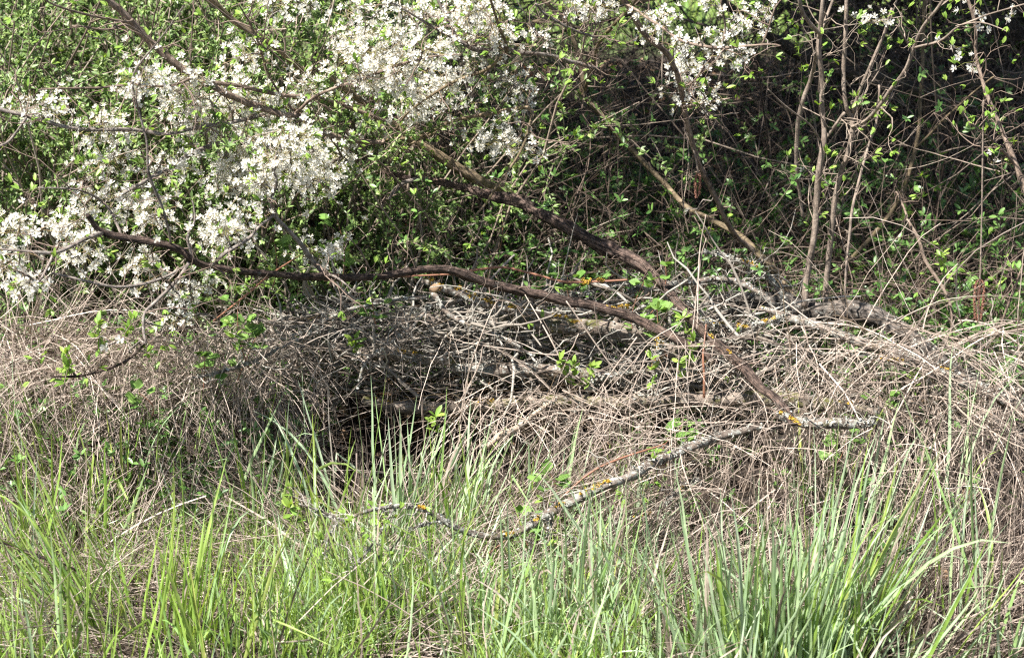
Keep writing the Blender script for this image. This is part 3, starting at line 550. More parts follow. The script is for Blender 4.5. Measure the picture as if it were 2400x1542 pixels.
bloom_nodes = []      # (thing, nodes)
all_nodes = []        # for lichen snapping
things = []
for b in BR:
    L0 = W(b['limbs'][0][1]); base = np.array(L0[-1][:3] if b['name'] in ('sapling',) else L0[0][:3])
    rt = root(b['name'], base, b['label'], b['cat']); b['rt'] = rt; b['base'] = base; nd = []
    for li, (pn, rows) in enumerate(b['limbs']):
        mb = MB(); wrows = W(rows); wmax = max(r[3] for r in wrows); sm = b.get('smooth')
        n_ = limb(mb, wrows, sides=14 if wmax > .008 else (9 if wmax > .004 else 6), wig=.001 if sm else (.0035 if 'stem' in pn or b['name'] == 'thin_stem' else .0045), rough=.0 if sm else (.035 if b['name'] in ('sapling', 'thin_stem') else .11), ridges=b.get('ridges', 0) if li == 0 else 0, knots=.03 if sm else .06)
        if b['bk'] == 'red_cane' and False: pass
        mb.build(pn, M['grey_bark' if li and b['bk'] == 'dark_bark' else b['bk']], rt, base); nd.append(n_)
    nd = np.vstack(nd); b['nodes'] = nd
    all_nodes.append(np.hstack([nd, np.full((len(nd), 1), len(things))])); things.append(b)
    if b.get('twigs'):
        n, L = b['twigs']; pth, rad, own = side_twigs(nd, n, L, r0=.0014 if b.get('lic') else .0015, sub=2, kink=.42 if b.get('lic') or b.get('bloom') else .25)
        for w_ in range(n):
            mb = MB(); k_ = own == w_; tubes(mb, pth[k_], rad[k_], 4 if not b.get('lic') else 5, rough=.1 if not b.get('lic') else .35)
            mb.build('twig', M['twig_lichen'] if b.get('lic') else (M['twig_tan'] if b['bk'] in ('young_bark',) else M['twig']), rt, base); b['tp'] = pth
        lf = b.get('leafy', 0) or (.8 if b.get('bloom') else 0)
        if lf:
            mb = MB(); sel = pth[rng.random(len(pth)) < min(1, .45 * lf)]; leafs_on(mb, sel, 4, .0175, LEAF, .55); mb.build('leaves', M['leaf_young'], rt, base)
    if b.get('lic'):
        n, s = b['lic']; mb = MB(); ii = rng.integers(0, len(nd), n)
        for i in ii:
            o = rdir(1)[0]; o[2] = abs(o[2]) * .8; o[1] -= .5
            crust(mb, nd[i, :3] + nrm(o) * nd[i, 3] * .95, .003, 10, .0026)
        mb.build('lichen_clumps', M['grey_lichen'], rt, base)
AN = np.vstack(all_nodes)
apx, apy = to_px(AN[:, :3])
for (px, py, _, s) in YL:
    k = np.argmin((apx - px) ** 2 + (apy - py) ** 2 + (AN[:, 3] < .002) * 400); b = things[int(AN[k, 4])]
    c = AN[k, :3] + np.array([0, -.5, .85]) * AN[k, 3]; mb = MB(); dx = s * .00045
    t = nrm((AN[min(k + 1, len(AN) - 1), :3] - AN[max(k - 1, 0), :3])[None])[0]
    for g in range(10): crust(mb, c + t * rng.normal() * dx * 1.3 + rng.normal(size=3) * [dx * .25, dx * .1, dx * .22], dx * rng.uniform(.1, .3), 26, .0016)
    mb.build('yellow_lichen', M['yellow_lichen'], b['rt'], b['base'])

# ------------------------------------------------------------------ blossom
# (px, py, rx, ry, clusters, flowers per cluster)
Z = [(890,130,80,60,16,8),(830,110,40,50,8,8),(960,190,90,50,15,8),(880,185,60,40,8,8),(1110,25,45,30,9,13),(1150,75,50,30,7,9),(980,245,60,25,6,7),(870,292,40,25,5,8),(1020,120,50,30,6,7),(930,80,60,30,4,6),(1060,215,30,30,3,6),
     (560,140,30,40,5,7),(585,185,30,20,3,6),(440,190,90,28,8,7),(520,240,70,40,8,8),(350,190,50,25,6,7),(60,250,55,20,5,6),(110,270,30,20,3,5),(250,300,40,35,6,7),(480,280,90,35,9,8),(430,220,40,30,4,7),(690,215,50,45,6,7),(640,240,50,20,4,6),
     (740,375,80,50,14,9),(700,340,50,30,6,8),(600,330,60,40,8,8),(560,395,50,40,8,8),(780,385,40,30,5,7),(235,385,35,22,4,8),(410,390,40,28,5,8),(240,465,40,30,5,8),(350,460,50,40,6,7),(330,505,40,20,4,7),(610,420,60,40,9,8),(545,440,40,30,5,7),(740,430,25,40,4,6),
     (40,540,30,25,5,9),(160,525,30,25,5,9),(200,590,42,28,5,8),(345,630,42,30,5,8),(60,670,35,25,4,6),(25,608,20,15,2,6),(520,560,45,35,7,8),(545,515,45,35,6,7),(475,672,25,16,2,7),(430,690,20,20,3,6),(770,592,28,14,4,8),(720,600,20,12,1,5),(400,755,20,12,2,5),(240,795,18,10,1,5),
     (660,8,45,10,4,7),(740,15,30,15,3,6),(850,30,40,30,4,6),(960,20,50,20,5,6),(1000,40,30,20,3,6),(1110,150,30,14,3,5),(1210,210,22,30,4,7),(1115,250,8,10,1,3),(1175,320,34,28,7,8),(1235,350,22,18,3,5),(1050,260,14,10,1,4),(1200,265,12,10,1,4),(1390,15,30,14,4,5),(1430,20,14,16,1,5),(1280,98,16,8,1,5),(1255,80,10,8,1,2),(1350,8,20,8,2,5),
     (1545,50,36,22,5,5),(1590,110,40,18,4,4),(1520,75,20,10,2,4),(1610,160,22,22,4,5),(1615,205,26,22,4,6),(1560,210,12,10,1,3),(1650,235,22,12,3,4),(1690,238,14,6,1,3),(1690,15,40,12,3,4),(1740,40,30,20,3,4),(1700,90,20,14,2,4),(1690,135,16,16,2,4),(1740,125,16,12,2,4),(1775,65,12,10,1,4),(1800,18,16,8,2,3),(1640,90,20,14,2,3),(1795,85,8,10,1,2),
     (2010,35,12,10,1,4),(2035,42,14,10,2,3),(2065,52,8,8,1,3),(2300,25,12,8,1,3),(2372,38,6,6,1,2),(2245,112,9,7,1,3),(2275,142,12,8,1,3),(2318,385,6,6,1,2),(1886,398,5,5,1,1),(1612,492,4,4,1,1),(2290,60,14,8,1,2),(130,210,40,20,0,5)]
bl = [b for b in things if b.get('bloom')]
BN = np.vstack([np.hstack([b['nodes'], np.full((len(b['nodes']), 1), i)]) for i, b in enumerate(bl)])
BNx, BNy = to_px(BN[:, :3])
cl = []
for (px, py, rx, ry, n, f) in Z:
    for k in range(n):
        cl.append((px + rng.normal() * rx * .46, py + rng.normal() * ry * .46, f))
cl = sorted(cl, key=lambda c: np.min((BNx - c[0]) ** 2 + (BNy - c[1]) ** 2))
conn = {i: [] for i in range(len(bl))}; counts = {i: 0 for i in range(len(bl))}; extra = {i: MB() for i in range(len(bl))}; ltips = {i: [] for i in range(len(bl))}
for (px, py, f) in cl:
    full = np.array([counts[i] >= 98 for i in range(len(bl))])
    d2 = (BNx - px) ** 2 + (BNy - py) ** 2 + full[BN[:, 4].astype(int)] * 1e7; cand = np.argsort(d2)[:6]; k = cand[rng.integers(0, len(cand))]; i = int(BN[k, 4])
    Yc = BN[k, 1] + abs(rng.normal()) * .06 - .01; tgt = P(px, py, Yc); src = BN[k, :3]; dist = np.linalg.norm(tgt - src)
    # kinked connecting twig
    K = 7; tt = np.linspace(0, 1, K)[:, None]; pth = src * (1 - tt) + tgt * tt + rng.normal(size=(K, 3)) * dist * .07 * np.sin(np.pi * tt) + np.array([0, 0, -.12 * dist]) * np.sin(np.pi * tt)
    tip = tgt + nrm((tgt - src + rdir(1)[0] * dist * .6)[None])[0] * .025; pth = np.vstack([pth, tip]); r = np.linspace(min(.0022, .0012 + dist * .006), .0009, K + 1)
    conn[i].append((pth, r)); counts[i] += 1
    new = np.hstack([pth[1:], r[1:, None], np.full((K, 1), i)]); BN = np.vstack([BN, new]); x_, y_ = to_px(new[:, :3]); BNx = np.concatenate([BNx, x_]); BNy = np.concatenate([BNy, y_])
    # flowers along the last stretch of the twig, on all sides
    nf = max(1, int(round(f * 1.4 * rng.uniform(.7, 1.3)))); s = .0145 + .0009 * nf if nf > 2 else .006
    pos = tgt + rng.normal(size=(nf, 3)) * np.array([s, s * .8, s * .8]); face = nrm(nrm(pos - tgt) * .7 + rdir(nf) * .35 + np.array([-.3, -.55, .55]))
    mb = MB(); flowers(mb, pos, face, rng.uniform(.015, .021, nf))
    ped = np.stack([tgt + (tip - tgt) * rng.uniform(-.6, 1, (nf, 1)), (pos + tgt) / 2 + rng.normal(size=(nf, 3)) * .002, pos], 1); tubes(mb, ped, np.full((nf, 3), .0005), 3, m=2)
    m2 = MB(); tubes(m2, pth, r, 5, rough=.08); tw = m2.build('flowering_twig', M['grey_bark'], bl[i]['rt'], bl[i]['base'])
    mb.build('blossom_cluster', [M['petal'], M['stamen'], M['sepal']], tw, bl[i]['base'])
    if rng.random() < .8: m3 = MB(); leafs_on(m3, np.stack([tgt, tip + rng.normal(size=3) * .012])[None], 5, .0155, LEAF, .7); m3.build('leaves', M['leaf_young'], tw, bl[i]['base'])

# ------------------------------------------------------------------ hedge of small leaves behind the blossom (left)
def front(px):      # distance of the hedge's face
    return 4.95 + .35 * np.clip((px - 300) / 700, 0, 1)
# kinky stems, then leaf whorls on them
def hedge(name, label, x0, x1, n_st, n_leaf, seed, dens_pow=1., lat=.26):
    n = n_st; px = rng.uniform(x0, x1, n); Y = 5.0 + rng.uniform(0, 1.1, n); x = (px - 1200) / FPX * Y
    z = G(x, Y); p0 = np.stack([x, Y, z], -1); base = np.array([np.mean(x), 5.3, float(G(np.mean(x), 5.3))])
    rt = root(name, base, label, 'shrub', 'small leaved shrubs behind the blossom')
    main = strands(n, p0, nrm(np.stack([rng.normal(size=n) * .35, rng.normal(size=n) * .3 - .1, np.ones(n)], -1)), rng.uniform(.8, 1.5, n), 9, wig=.16, droop=.05)
    mb = MB(); tubes(mb, main, np.linspace(.0035, .0012, 10)[None] * rng.uniform(.6, 1.4, (n, 1)), 5)
    m2 = n * 7; ii = rng.integers(0, n, m2); kk = rng.integers(1, 9, m2); d = nrm(rdir(m2) + np.array([0, -.3, .25])); br2 = strands(m2, main[ii, kk], d, rng.uniform(.12, .4, m2), 6, wig=.2)
    tubes(mb, br2, np.linspace(.0017, .0007, 7)[None] * rng.uniform(.6, 1.3, (m2, 1)), 3); mb.build('stems', M['twig_tan'], rt, base)
    ii = rng.integers(0, m2, n_leaf); f = rng.uniform(0, 6, n_leaf); k = np.minimum(f.astype(int), 5); fr = (f - k)[:, None]
    c = br2[ii, k] * (1 - fr) + br2[ii, k + 1] * fr; ax = nrm(br2[ii, k + 1] - br2[ii, k]); per = 4
    cc = np.repeat(c, per, 0); aa = np.repeat(ax, per, 0); N = len(cc)
    d = nrm(aa * .5 + rdir(N) * .8 + np.array([0, -.1, .25])); X, Yv, Zv = axes(d, nrm(rdir(N) * .5 + np.array([-.1, -.5, 1.])))
    mb = MB(); place(mb, *LEAFS, cc, X, Yv, Zv, .0165 * rng.uniform(.5, 1.35, N)); mb.build('foliage', M['leaf_hedge'], rt, base)
hedge('small_leaved_shrub', 'dense sunlit shrub of small green leaves filling the upper left corner', -200, 430, 210, 30000, 1)
hedge('small_leaved_shrub', 'leafy shrub with small fresh leaves behind the middle of the white blossom', 380, 800, 130, 19000, 2)
hedge('small_leaved_shrub', 'sparser small leaved shrub thinning into the shade behind the thickest blossom', 760, 1180, 60, 5000, 3)

# undergrowth: leafy shoots rising from the shaded bank (nobody could count them)
def shoots(mbS, mbL, px0, px1, Y0, Y1, n, h, leaf=.027, per=6, tpl=LEAF, lean=0.):
    Y = rng.uniform(Y0, Y1, n); px = rng.uniform(px0, px1, n); x = (px - 1200) / FPX * Y; p0 = np.stack([x, Y, G(x, Y)], -1)
    hh = h * rng.uniform(.3, 1.2, n); s = strands(n, p0, nrm(np.stack([rng.normal(size=n) * (.35 + lean), rng.normal(size=n) * .35 - .15, np.ones(n)], -1)), hh, 6, wig=.14 + .22 * lean)
    tubes(mbS, s, np.linspace(.0016, .0008, 7)[None] * np.ones((n, 1)), 3)
    for k, f in ((6, 1.), (4, .85), (2, .6)):
        sel = s if k == 6 else s[rng.random(n) < .6]; m = len(sel); ii = np.repeat(np.arange(m), per); N = len(ii)
        ax = nrm(sel[ii, k] - sel[ii, k - 1]); u = nrm(np.cross(ax, rdir(N))); d = nrm(u + ax * rng.uniform(.1, .9, (N, 1))); X, Yv, Zv = axes(d, ax + rdir(N) * .15)
        place(mbL, *tpl, sel[ii, k] + ax * rng.normal(size=(N, 1)) * .003, X, Yv, Zv, leaf * f * rng.uniform(.6, 1.2, N))
a, b_ = MB(), MB()
shoots(a, b_, 500, 1500, 4.85, 5.6, 430, .20)
shoots(a, b_, 1000, 2500, 4.95, 6.2, 1500, .28, .025, lean=.3)
shoots(a, b_, 700, 2500, 5.0, 7.2, 1500, .8, .021, lean=.75)
shoots(a, b_, -100, 700, 4.35, 5.0, 720, .2, .019, lean=.4); shoots(a, b_, -100, 560, 4.1, 4.5, 230, .2, .019, lean=.4); shoots(a, b_, 1350, 2450, 4.8, 5.1, 260, .2, .026); shoots(a, b_, 1450, 2450, 4.0, 4.7, 120, .1, .024)
shoots(a, b_, 2000, 2500, 4.75, 5.3, 110, .18, .030)
tag(b_.build('undergrowth_leaves', M['leaf_under']), kind='stuff'); tag(a.build('undergrowth_stems', M['twig']), kind='stuff')

# bare tangle of thin dead stems in the thicket
def tangle(mb, px0, px1, Y0, Y1, n, L, zmax, sides=4, wig=.10, r=.0016):
    Y = rng.uniform(Y0, Y1, n); px = rng.uniform(px0, px1, n); x = (px - 1200) / FPX * Y; z = G(x, Y) + rng.uniform(0, 1, n) ** 1.3 * zmax
    d = nrm(np.stack([rng.normal(size=n), rng.normal(size=n) * .5, rng.normal(size=n) * .75], -1)); Ls = L * rng.uniform(.3, 1.4, n)
    s = strands(n, np.stack([x, Y, z], -1) - d * Ls[:, None] / 2, d, Ls, 8, wig=wig); s[..., 2] = np.maximum(s[..., 2], G(s[..., 0], s[..., 1]) + .003)
    tubes(mb, s, r * rng.uniform(.5, 1.6, (n, 1)) * np.linspace(1.1, .5, 9)[None], sides)
    m = n; ii = rng.integers(0, n, m); kk = rng.integers(1, 8, m); t = strands(m, s[ii, kk], nrm(rdir(m) + (s[ii, kk + 1] - s[ii, kk]) * 8), Ls[ii] * .25, 4, wig=.2)
    tubes(mb, t, r * .55 * np.ones((m, 1)) * np.linspace(1, .6, 5)[None], 3)
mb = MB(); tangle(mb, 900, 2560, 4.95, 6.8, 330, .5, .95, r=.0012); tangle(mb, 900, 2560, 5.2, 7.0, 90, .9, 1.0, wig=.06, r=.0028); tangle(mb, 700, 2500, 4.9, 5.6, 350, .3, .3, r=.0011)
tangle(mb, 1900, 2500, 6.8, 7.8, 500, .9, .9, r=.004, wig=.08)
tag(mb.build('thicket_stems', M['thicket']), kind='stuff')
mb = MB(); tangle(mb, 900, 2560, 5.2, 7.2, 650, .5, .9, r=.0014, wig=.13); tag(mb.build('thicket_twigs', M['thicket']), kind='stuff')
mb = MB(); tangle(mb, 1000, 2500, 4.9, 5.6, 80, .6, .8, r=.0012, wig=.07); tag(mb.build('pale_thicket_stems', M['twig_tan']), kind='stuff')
# leaf litter on the bank
n = 9000; Y = rng.uniform(4.7, 7.4, n); px = rng.uniform(-100, 2500, n); x = (px - 1200) / FPX * Y; pos = np.stack([x, Y, G(x, Y) + rng.uniform(.002, .03, n)], -1)
mb = MB(); X, Yv, Zv = axes(nrm(rng.normal(size=(n, 3)) * [1, 1, .4]), nrm(rdir(n) * .6 + np.array([0, 0, 1.]))); place(mb, *LEAFW, pos, X, Yv, Zv, .035 * rng.uniform(.5, 1.3, n)); tag(mb.build('leaf_litter', M['leaf_dead']), kind='stuff')

# ------------------------------------------------------------------ straw, dead grass over the mound
def T(x, y):      # thickness of the straw layer
    hole = 1.2 * np.exp(-((x - HOLE[0]) / .22) ** 2 - ((y - 4.58) / .18) ** 2) + .75 * np.exp(-((x - .05) / .22) ** 2 - ((y - 4.52) / .12) ** 2)
    left = sstep(-x, .25, .6); right = sstep(x, .35, .65)
    t = .09 + .12 * left * sstep(y, 4.0, 4.4) * (1 - sstep(y, 4.5, 4.75)) + .0 * right
    t = t * (1 - .9 * sstep(x, -.5, -.4) * (1 - sstep(x, .45, .6)) * sstep(y, 4.15, 4.3))
    t = t * (1 - .45 * sstep(x, .1, .4)) * sstep(y, 3.7, 4.1) * (1 - sstep(y, 4.75, 5.0)); return np.maximum(.004, t * (1 - np.clip(hole, 0, 1)) * (1 + .35 * wob(x * 1.3, y, 6.) + .3 * wob(y, x, 19.)))
def straw(mb, n, L, w, wig, Kn=6, flat=.5, y0=3.55, y1=4.95, up=0.2, thin=None, hz=1., round_=False):
    x = rng.uniform(-1.25, 1.3, n); y = rng.uniform(y0, y1, n)
    hole = .95 * np.exp(-((x - HOLE[0]) / .22) ** 2 - ((y - 4.58) / .18) ** 2); keep = (rng.random(n) > hole * 1.1) & (rng.random(n) > .8 * sstep(x, -.5, -.4) * (1 - sstep(x, .45, .6)) * sstep(y, 4.15, 4.3)); keep &= rng.random(n) < np.clip(.66 + .34 * wob(x, y * 1.5, 13.) + .18 * wob(y, x, 31.), .12, 1) * (1 - .72 * sstep(x, .2, .45) * sstep(y, 3.95, 4.1)) * np.where((y > 4.0) & (x > -.05), np.clip(.7 + .5 * wob(x, y * 2, 9.), .1, 1), 1) * (1 - .5 * sstep(y, 4.55, 4.85)); x, y = x[keep], y[keep]; n = len(x)
    z = G(x, y) + T(x, y) * rng.uniform(.1, 1., n) ** .7 * hz; th = 2.4 * wob(x, y, 5.) + rng.normal(size=n) * .55; vt = .5 * wob(y, x, 7.) * flat + .25 * sstep(x, .2, .6)
    d = nrm(np.stack([np.cos(th), np.sin(th) * .6 - .15, rng.normal(size=n) * flat + up + vt], -1)); Ls = L * rng.uniform(.4, 1.7, n)
    s = strands(n, np.stack([x, y, z], -1), d, Ls, Kn, droop=.24 if L < .15 else .09, wig=wig, curl=wig * .35); s[..., 2] = np.maximum(s[..., 2], G(s[..., 0], s[..., 1]) + .002)
    if round_: tubes(mb, s, w / 2 * rng.uniform(.6, 1.3, (n, 1)) * np.linspace(1, .5, Kn + 1)[None], 4)
    else: ribbons(mb, s, w * rng.uniform(.5, 1.4, n), np.linspace(1, .5, Kn + 1))
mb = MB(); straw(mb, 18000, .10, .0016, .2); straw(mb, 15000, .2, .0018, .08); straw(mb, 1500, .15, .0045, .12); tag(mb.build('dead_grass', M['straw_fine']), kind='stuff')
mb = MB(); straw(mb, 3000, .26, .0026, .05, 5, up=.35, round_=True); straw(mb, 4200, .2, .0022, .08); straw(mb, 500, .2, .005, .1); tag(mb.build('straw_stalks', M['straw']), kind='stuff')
# hanging straw in front of the pile: dead grass tussock skirts falling from the mound edge
def hang(mb, px0, px1, py0, py1, Y0, Y1, n, L, w=.002, up=.2):
    px = rng.uniform(px0, px1, n); py = rng.uniform(py0, py1, n); p = np.array([P(a, c, d) for a, c, d in zip(px, py, rng.uniform(Y0, Y1, n))]); p[:, 2] = np.maximum(p[:, 2], G(p[:, 0], p[:, 1]) + .01)
    d = nrm(np.stack([rng.normal(size=n) * .55, -.35 + rng.normal(size=n) * .25, -.35 + rng.normal(size=n) * .5 + up], -1)); s = strands(n, p, d, L * rng.uniform(.3, 1.3, n), 7, droop=rng.uniform(.05, .3, n), wig=.08)
    s[..., 2] = np.maximum(s[..., 2], G(s[..., 0], s[..., 1]) + .003); ribbons(mb, s, w * rng.uniform(.6, 1.3, n), np.linspace(1, .5, 8))
mb = MB(); hang(mb, 1850, 2420, 740, 1000, 4.2, 4.5, 420, .36, .0026); hang(mb, 1500, 1900, 760, 1000, 4.2, 4.45, 130, .28); hang(mb, 1450, 2420, 980, 1180, 4.0, 4.2, 260, .26); hang(mb, 1050, 1450, 900, 1020, 4.25, 4.4, 300, .25); hang(mb, -50, 680, 760, 900, 4.25, 4.6, 800, .28); hang(mb, 500, 1100, 740, 840, 4.45, 4.6, 140, .22)
# standing dead stems of last year's grass
def standing(mb, n, px0, px1, py0, py1, h, w=.0024):
    px = rng.uniform(px0, px1, n); py = rng.uniform(py0, py1, n); v = (771 - py) / FPX; Yp = (CAMZ - .06) * (cp + v * sp) / (sp - v * cp); x = (px - 1200) / FPX * Yp / (cp + v * sp); p0 = np.stack([x, Yp, G(x, Yp)], -1)
    d = nrm(np.stack([rng.normal(size=n) * .22, rng.normal(size=n) * .2, np.ones(n)], -1)); s = strands(n, p0, d, h * rng.uniform(.3, 1.3, n), 6, droop=.08, wig=.07); ribbons(mb, s, w * rng.uniform(.5, 1.3, n), np.linspace(1, .5, 7))
standing(mb, 1500, 1400, 2460, 1000, 1500, .2); standing(mb, 400, 600, 1400, 1080, 1400, .13); standing(mb, 450, -60, 700, 1000, 1400, .15)
tag(mb.build('hanging_straw', M['straw']), kind='stuff')
# brush: short lichened twigs filling the pile
mb = MB()
def brush(n, px0, px1, py0, py1, L, r):
    Y = rng.uniform(4.56, 4.9, n) - (rng.random(n) < .12) * .15; p = np.array([P(a, c, d) for a, c, d in zip(rng.uniform(px0, px1, n), rng.uniform(py0, py1, n), Y)]); p[:, 2] = np.maximum(p[:, 2], G(p[:, 0], p[:, 1]) + .01); qx, qy = to_px(p); kp = ~((qx > 720) & (qx < 1110) & (qy > 868 + 12 * np.sin(qx * .03)) & (qy < 1060)) | (rng.random(n) < .2); kp &= ~((qx > 1100) & (qx < 1480) & (qy > 885) & (qy < 960)) | (rng.random(n) < .35); p = p[kp]; n = len(p)
    d = nrm(np.stack([rng.normal(size=n), rng.normal(size=n) * .5, rng.normal(size=n) * .35], -1)); s = strands(n, p, d, L * rng.uniform(.4, 1.4, n), 7, wig=.22)
    s[..., 2] = np.maximum(s[..., 2], G(s[..., 0], s[..., 1]) + .004); tubes(mb, s, r * rng.uniform(.5, 1.6, (n, 1)) * np.linspace(1.1, .5, 8)[None], 5, rough=.3)
brush(450, 600, 1150, 750, 862, .14, .0018); brush(240, 1000, 1760, 690, 960, .2, .0026); brush(850, 650, 1750, 700, 960, .11, .0016); brush(220, 600, 1800, 690, 980, .25, .003); brush(500, 1500, 2400, 800, 1050, .12, .0016); brush(70, 300, 900, 720, 900, .12, .0015)
tag(mb.build('brushwood', M['twig_lichen']), kind='stuff')

# long straw stalks one can tell apart
ST = [([(1820,785),(2060,797),(2150,828),(2200,868)],'longest pale stalk lying across the right of the pile'),([(1380,1000),(1620,955),(1870,975)],'nearly level pale stalk just above the low lichened log'),
      ([(1840,1000),(1935,850),(2110,808),(2180,840)],'kinked stalk bridging the lichened log at the right'),([(1830,700),(1960,775),(2180,860),(2240,920)],'stalk running down along the right lichened log'),
      ([(1085,800),(1200,815),(1310,820),(1365,775)],'level bent stalk crossing in front of the pale grey log'),([(1060,1010),(1100,880),(1150,740),(1180,700)],'upright pale stalk in the middle of the brush pile'),
      ([(1500,1100),(1640,1000),(1700,970)],'slanting stalk ending under the foot of the old branch'),([(1420,1010),(1360,930),(1290,800),(1235,690)],'thin steep stalk right of the hollow'),
      ([(1000,1060),(1060,960),(1120,860),(1130,810)],'grey stalk leaning out of the hollow'),([(1415,905),(1395,1010),(1390,1090)],'thick pale stalk stub standing below the lichened log'),
      ([(1330,700),(1250,720),(1330,705),(1440,860),(1490,905)][2:],'broken stalk sloping beneath the dark branch'),([(1600,1010),(1640,640),(1655,560)],'tall tan stalk beside the crusty arching branch'),
      ([(1635,770),(1640,600),(1660,500)],'tall thin stalk rising behind the bramble shoots'),([(200,1010),(430,820),(560,720)],'long thin stalk slanting over the left straw'),
      ([(180,1060),(380,925),(500,770)],'grey slanting stalk over the left straw mound'),([(0,1170),(130,1060),(330,960)],'brown slanting stalk at the left edge'),([(-10,1190),(150,1080),(330,905)],'pale slanting stalk beside the left edge twig'),
      ([(570,1010),(640,900),(740,750)],'stalk leaning right of the green shoot'),([(380,940),(480,830),(540,745)],'short stalk leaning under the bramble leaves'),([(850,1100),(990,1105),(1110,1090)],'level stalk below the hollow'),
      ([(1290,1250),(1240,1180),(1150,1080)],'stalk sloping by the curved branch'),([(1500,790),(1390,930),(1335,1060)],'arched stalk left of the white stub'),([(1730,960),(1590,1050),(1440,1150)],'pink stalk above the curved branch'),
      ([(1850,900),(1910,810),(1880,740)],'bent stalk left of the saplings'),([(2150,1010),(2230,960),(2400,870)],'rising stalk at the right edge'),([(1640,1120),(1700,1110),(1820,1160)],'stalk crossing the rusty grass'),
      ([(2050,1550),(2200,1480),(2400,1380)],'reddish stalk in the bottom right corner'),([(2010,1180),(2120,1165),(2180,1190)],'small arched stalk among the right straw'),([(2280,1440),(2340,1270),(2300,1060)],'long curved stalk at the lower right')]
for rows, lab in ST:
    p0, p1 = rows[0], rows[-1]; out = []
    for (px, py) in rows:
        g = ground_at(px, min(py, 1500)); Yp = min(g[1] - .05, 4.38) if py > 700 else 4.55
        out.append((px + rng.normal() * 5, py + rng.normal() * 4, Yp - .02, 3.6 if py != rows[-1][1] else 2.2))
    Ym = min(r[2] for r in out); out = [(a, c, .5 * d + .5 * Ym, w) for a, c, d, w in out]
    mb = MB(); wr = W(out); limb(mb, wr, sides=6, wig=.001, rough=.02, knots=.1, step=.012); o = mb.build('dry_stalk', M['straw'], None, wr[0][:3]); tag(o, lab, 'dry stalk', 'long dry stalks lying over the pile')

# ------------------------------------------------------------------ green grass
GP = np.array([.55, .85, 1, 1, .95, .85, .68, .42, .03]); 
def blades(mb, p0, d, L, w, droop, wig=.03, K=8, fold=.35, mixp=None):
    s = strands(len(p0), p0, d, L, K, droop=droop, wig=wig)
    for kb in (4, 5, 6):
        sel = rng.random(len(p0)) < .035; v = s[sel, kb:] - s[sel, kb:kb + 1]; ln = np.linalg.norm(v, axis=-1, keepdims=True); dr_ = nrm(np.stack([rng.normal(size=sel.sum()), rng.normal(size=sel.sum()) * .6, -rng.uniform(.1, 1., sel.sum())], -1))[:, None]; s[sel, kb:] = s[sel, kb:kb + 1] + ln * dr_
    s[..., 2] = np.maximum(s[..., 2], G(s[..., 0], s[..., 1]) + .002)
    w = np.broadcast_to(w, (len(p0),)); pick = rng.choice(len(mixp), len(p0), p=mixp) if mixp is not None else np.zeros(len(p0), int)
    for k_ in range(pick.max() + 1):
        e_ = pick == k_
        if e_.any(): ribbons(mb, s[e_], w[e_], GP, fold=fold, m=k_)
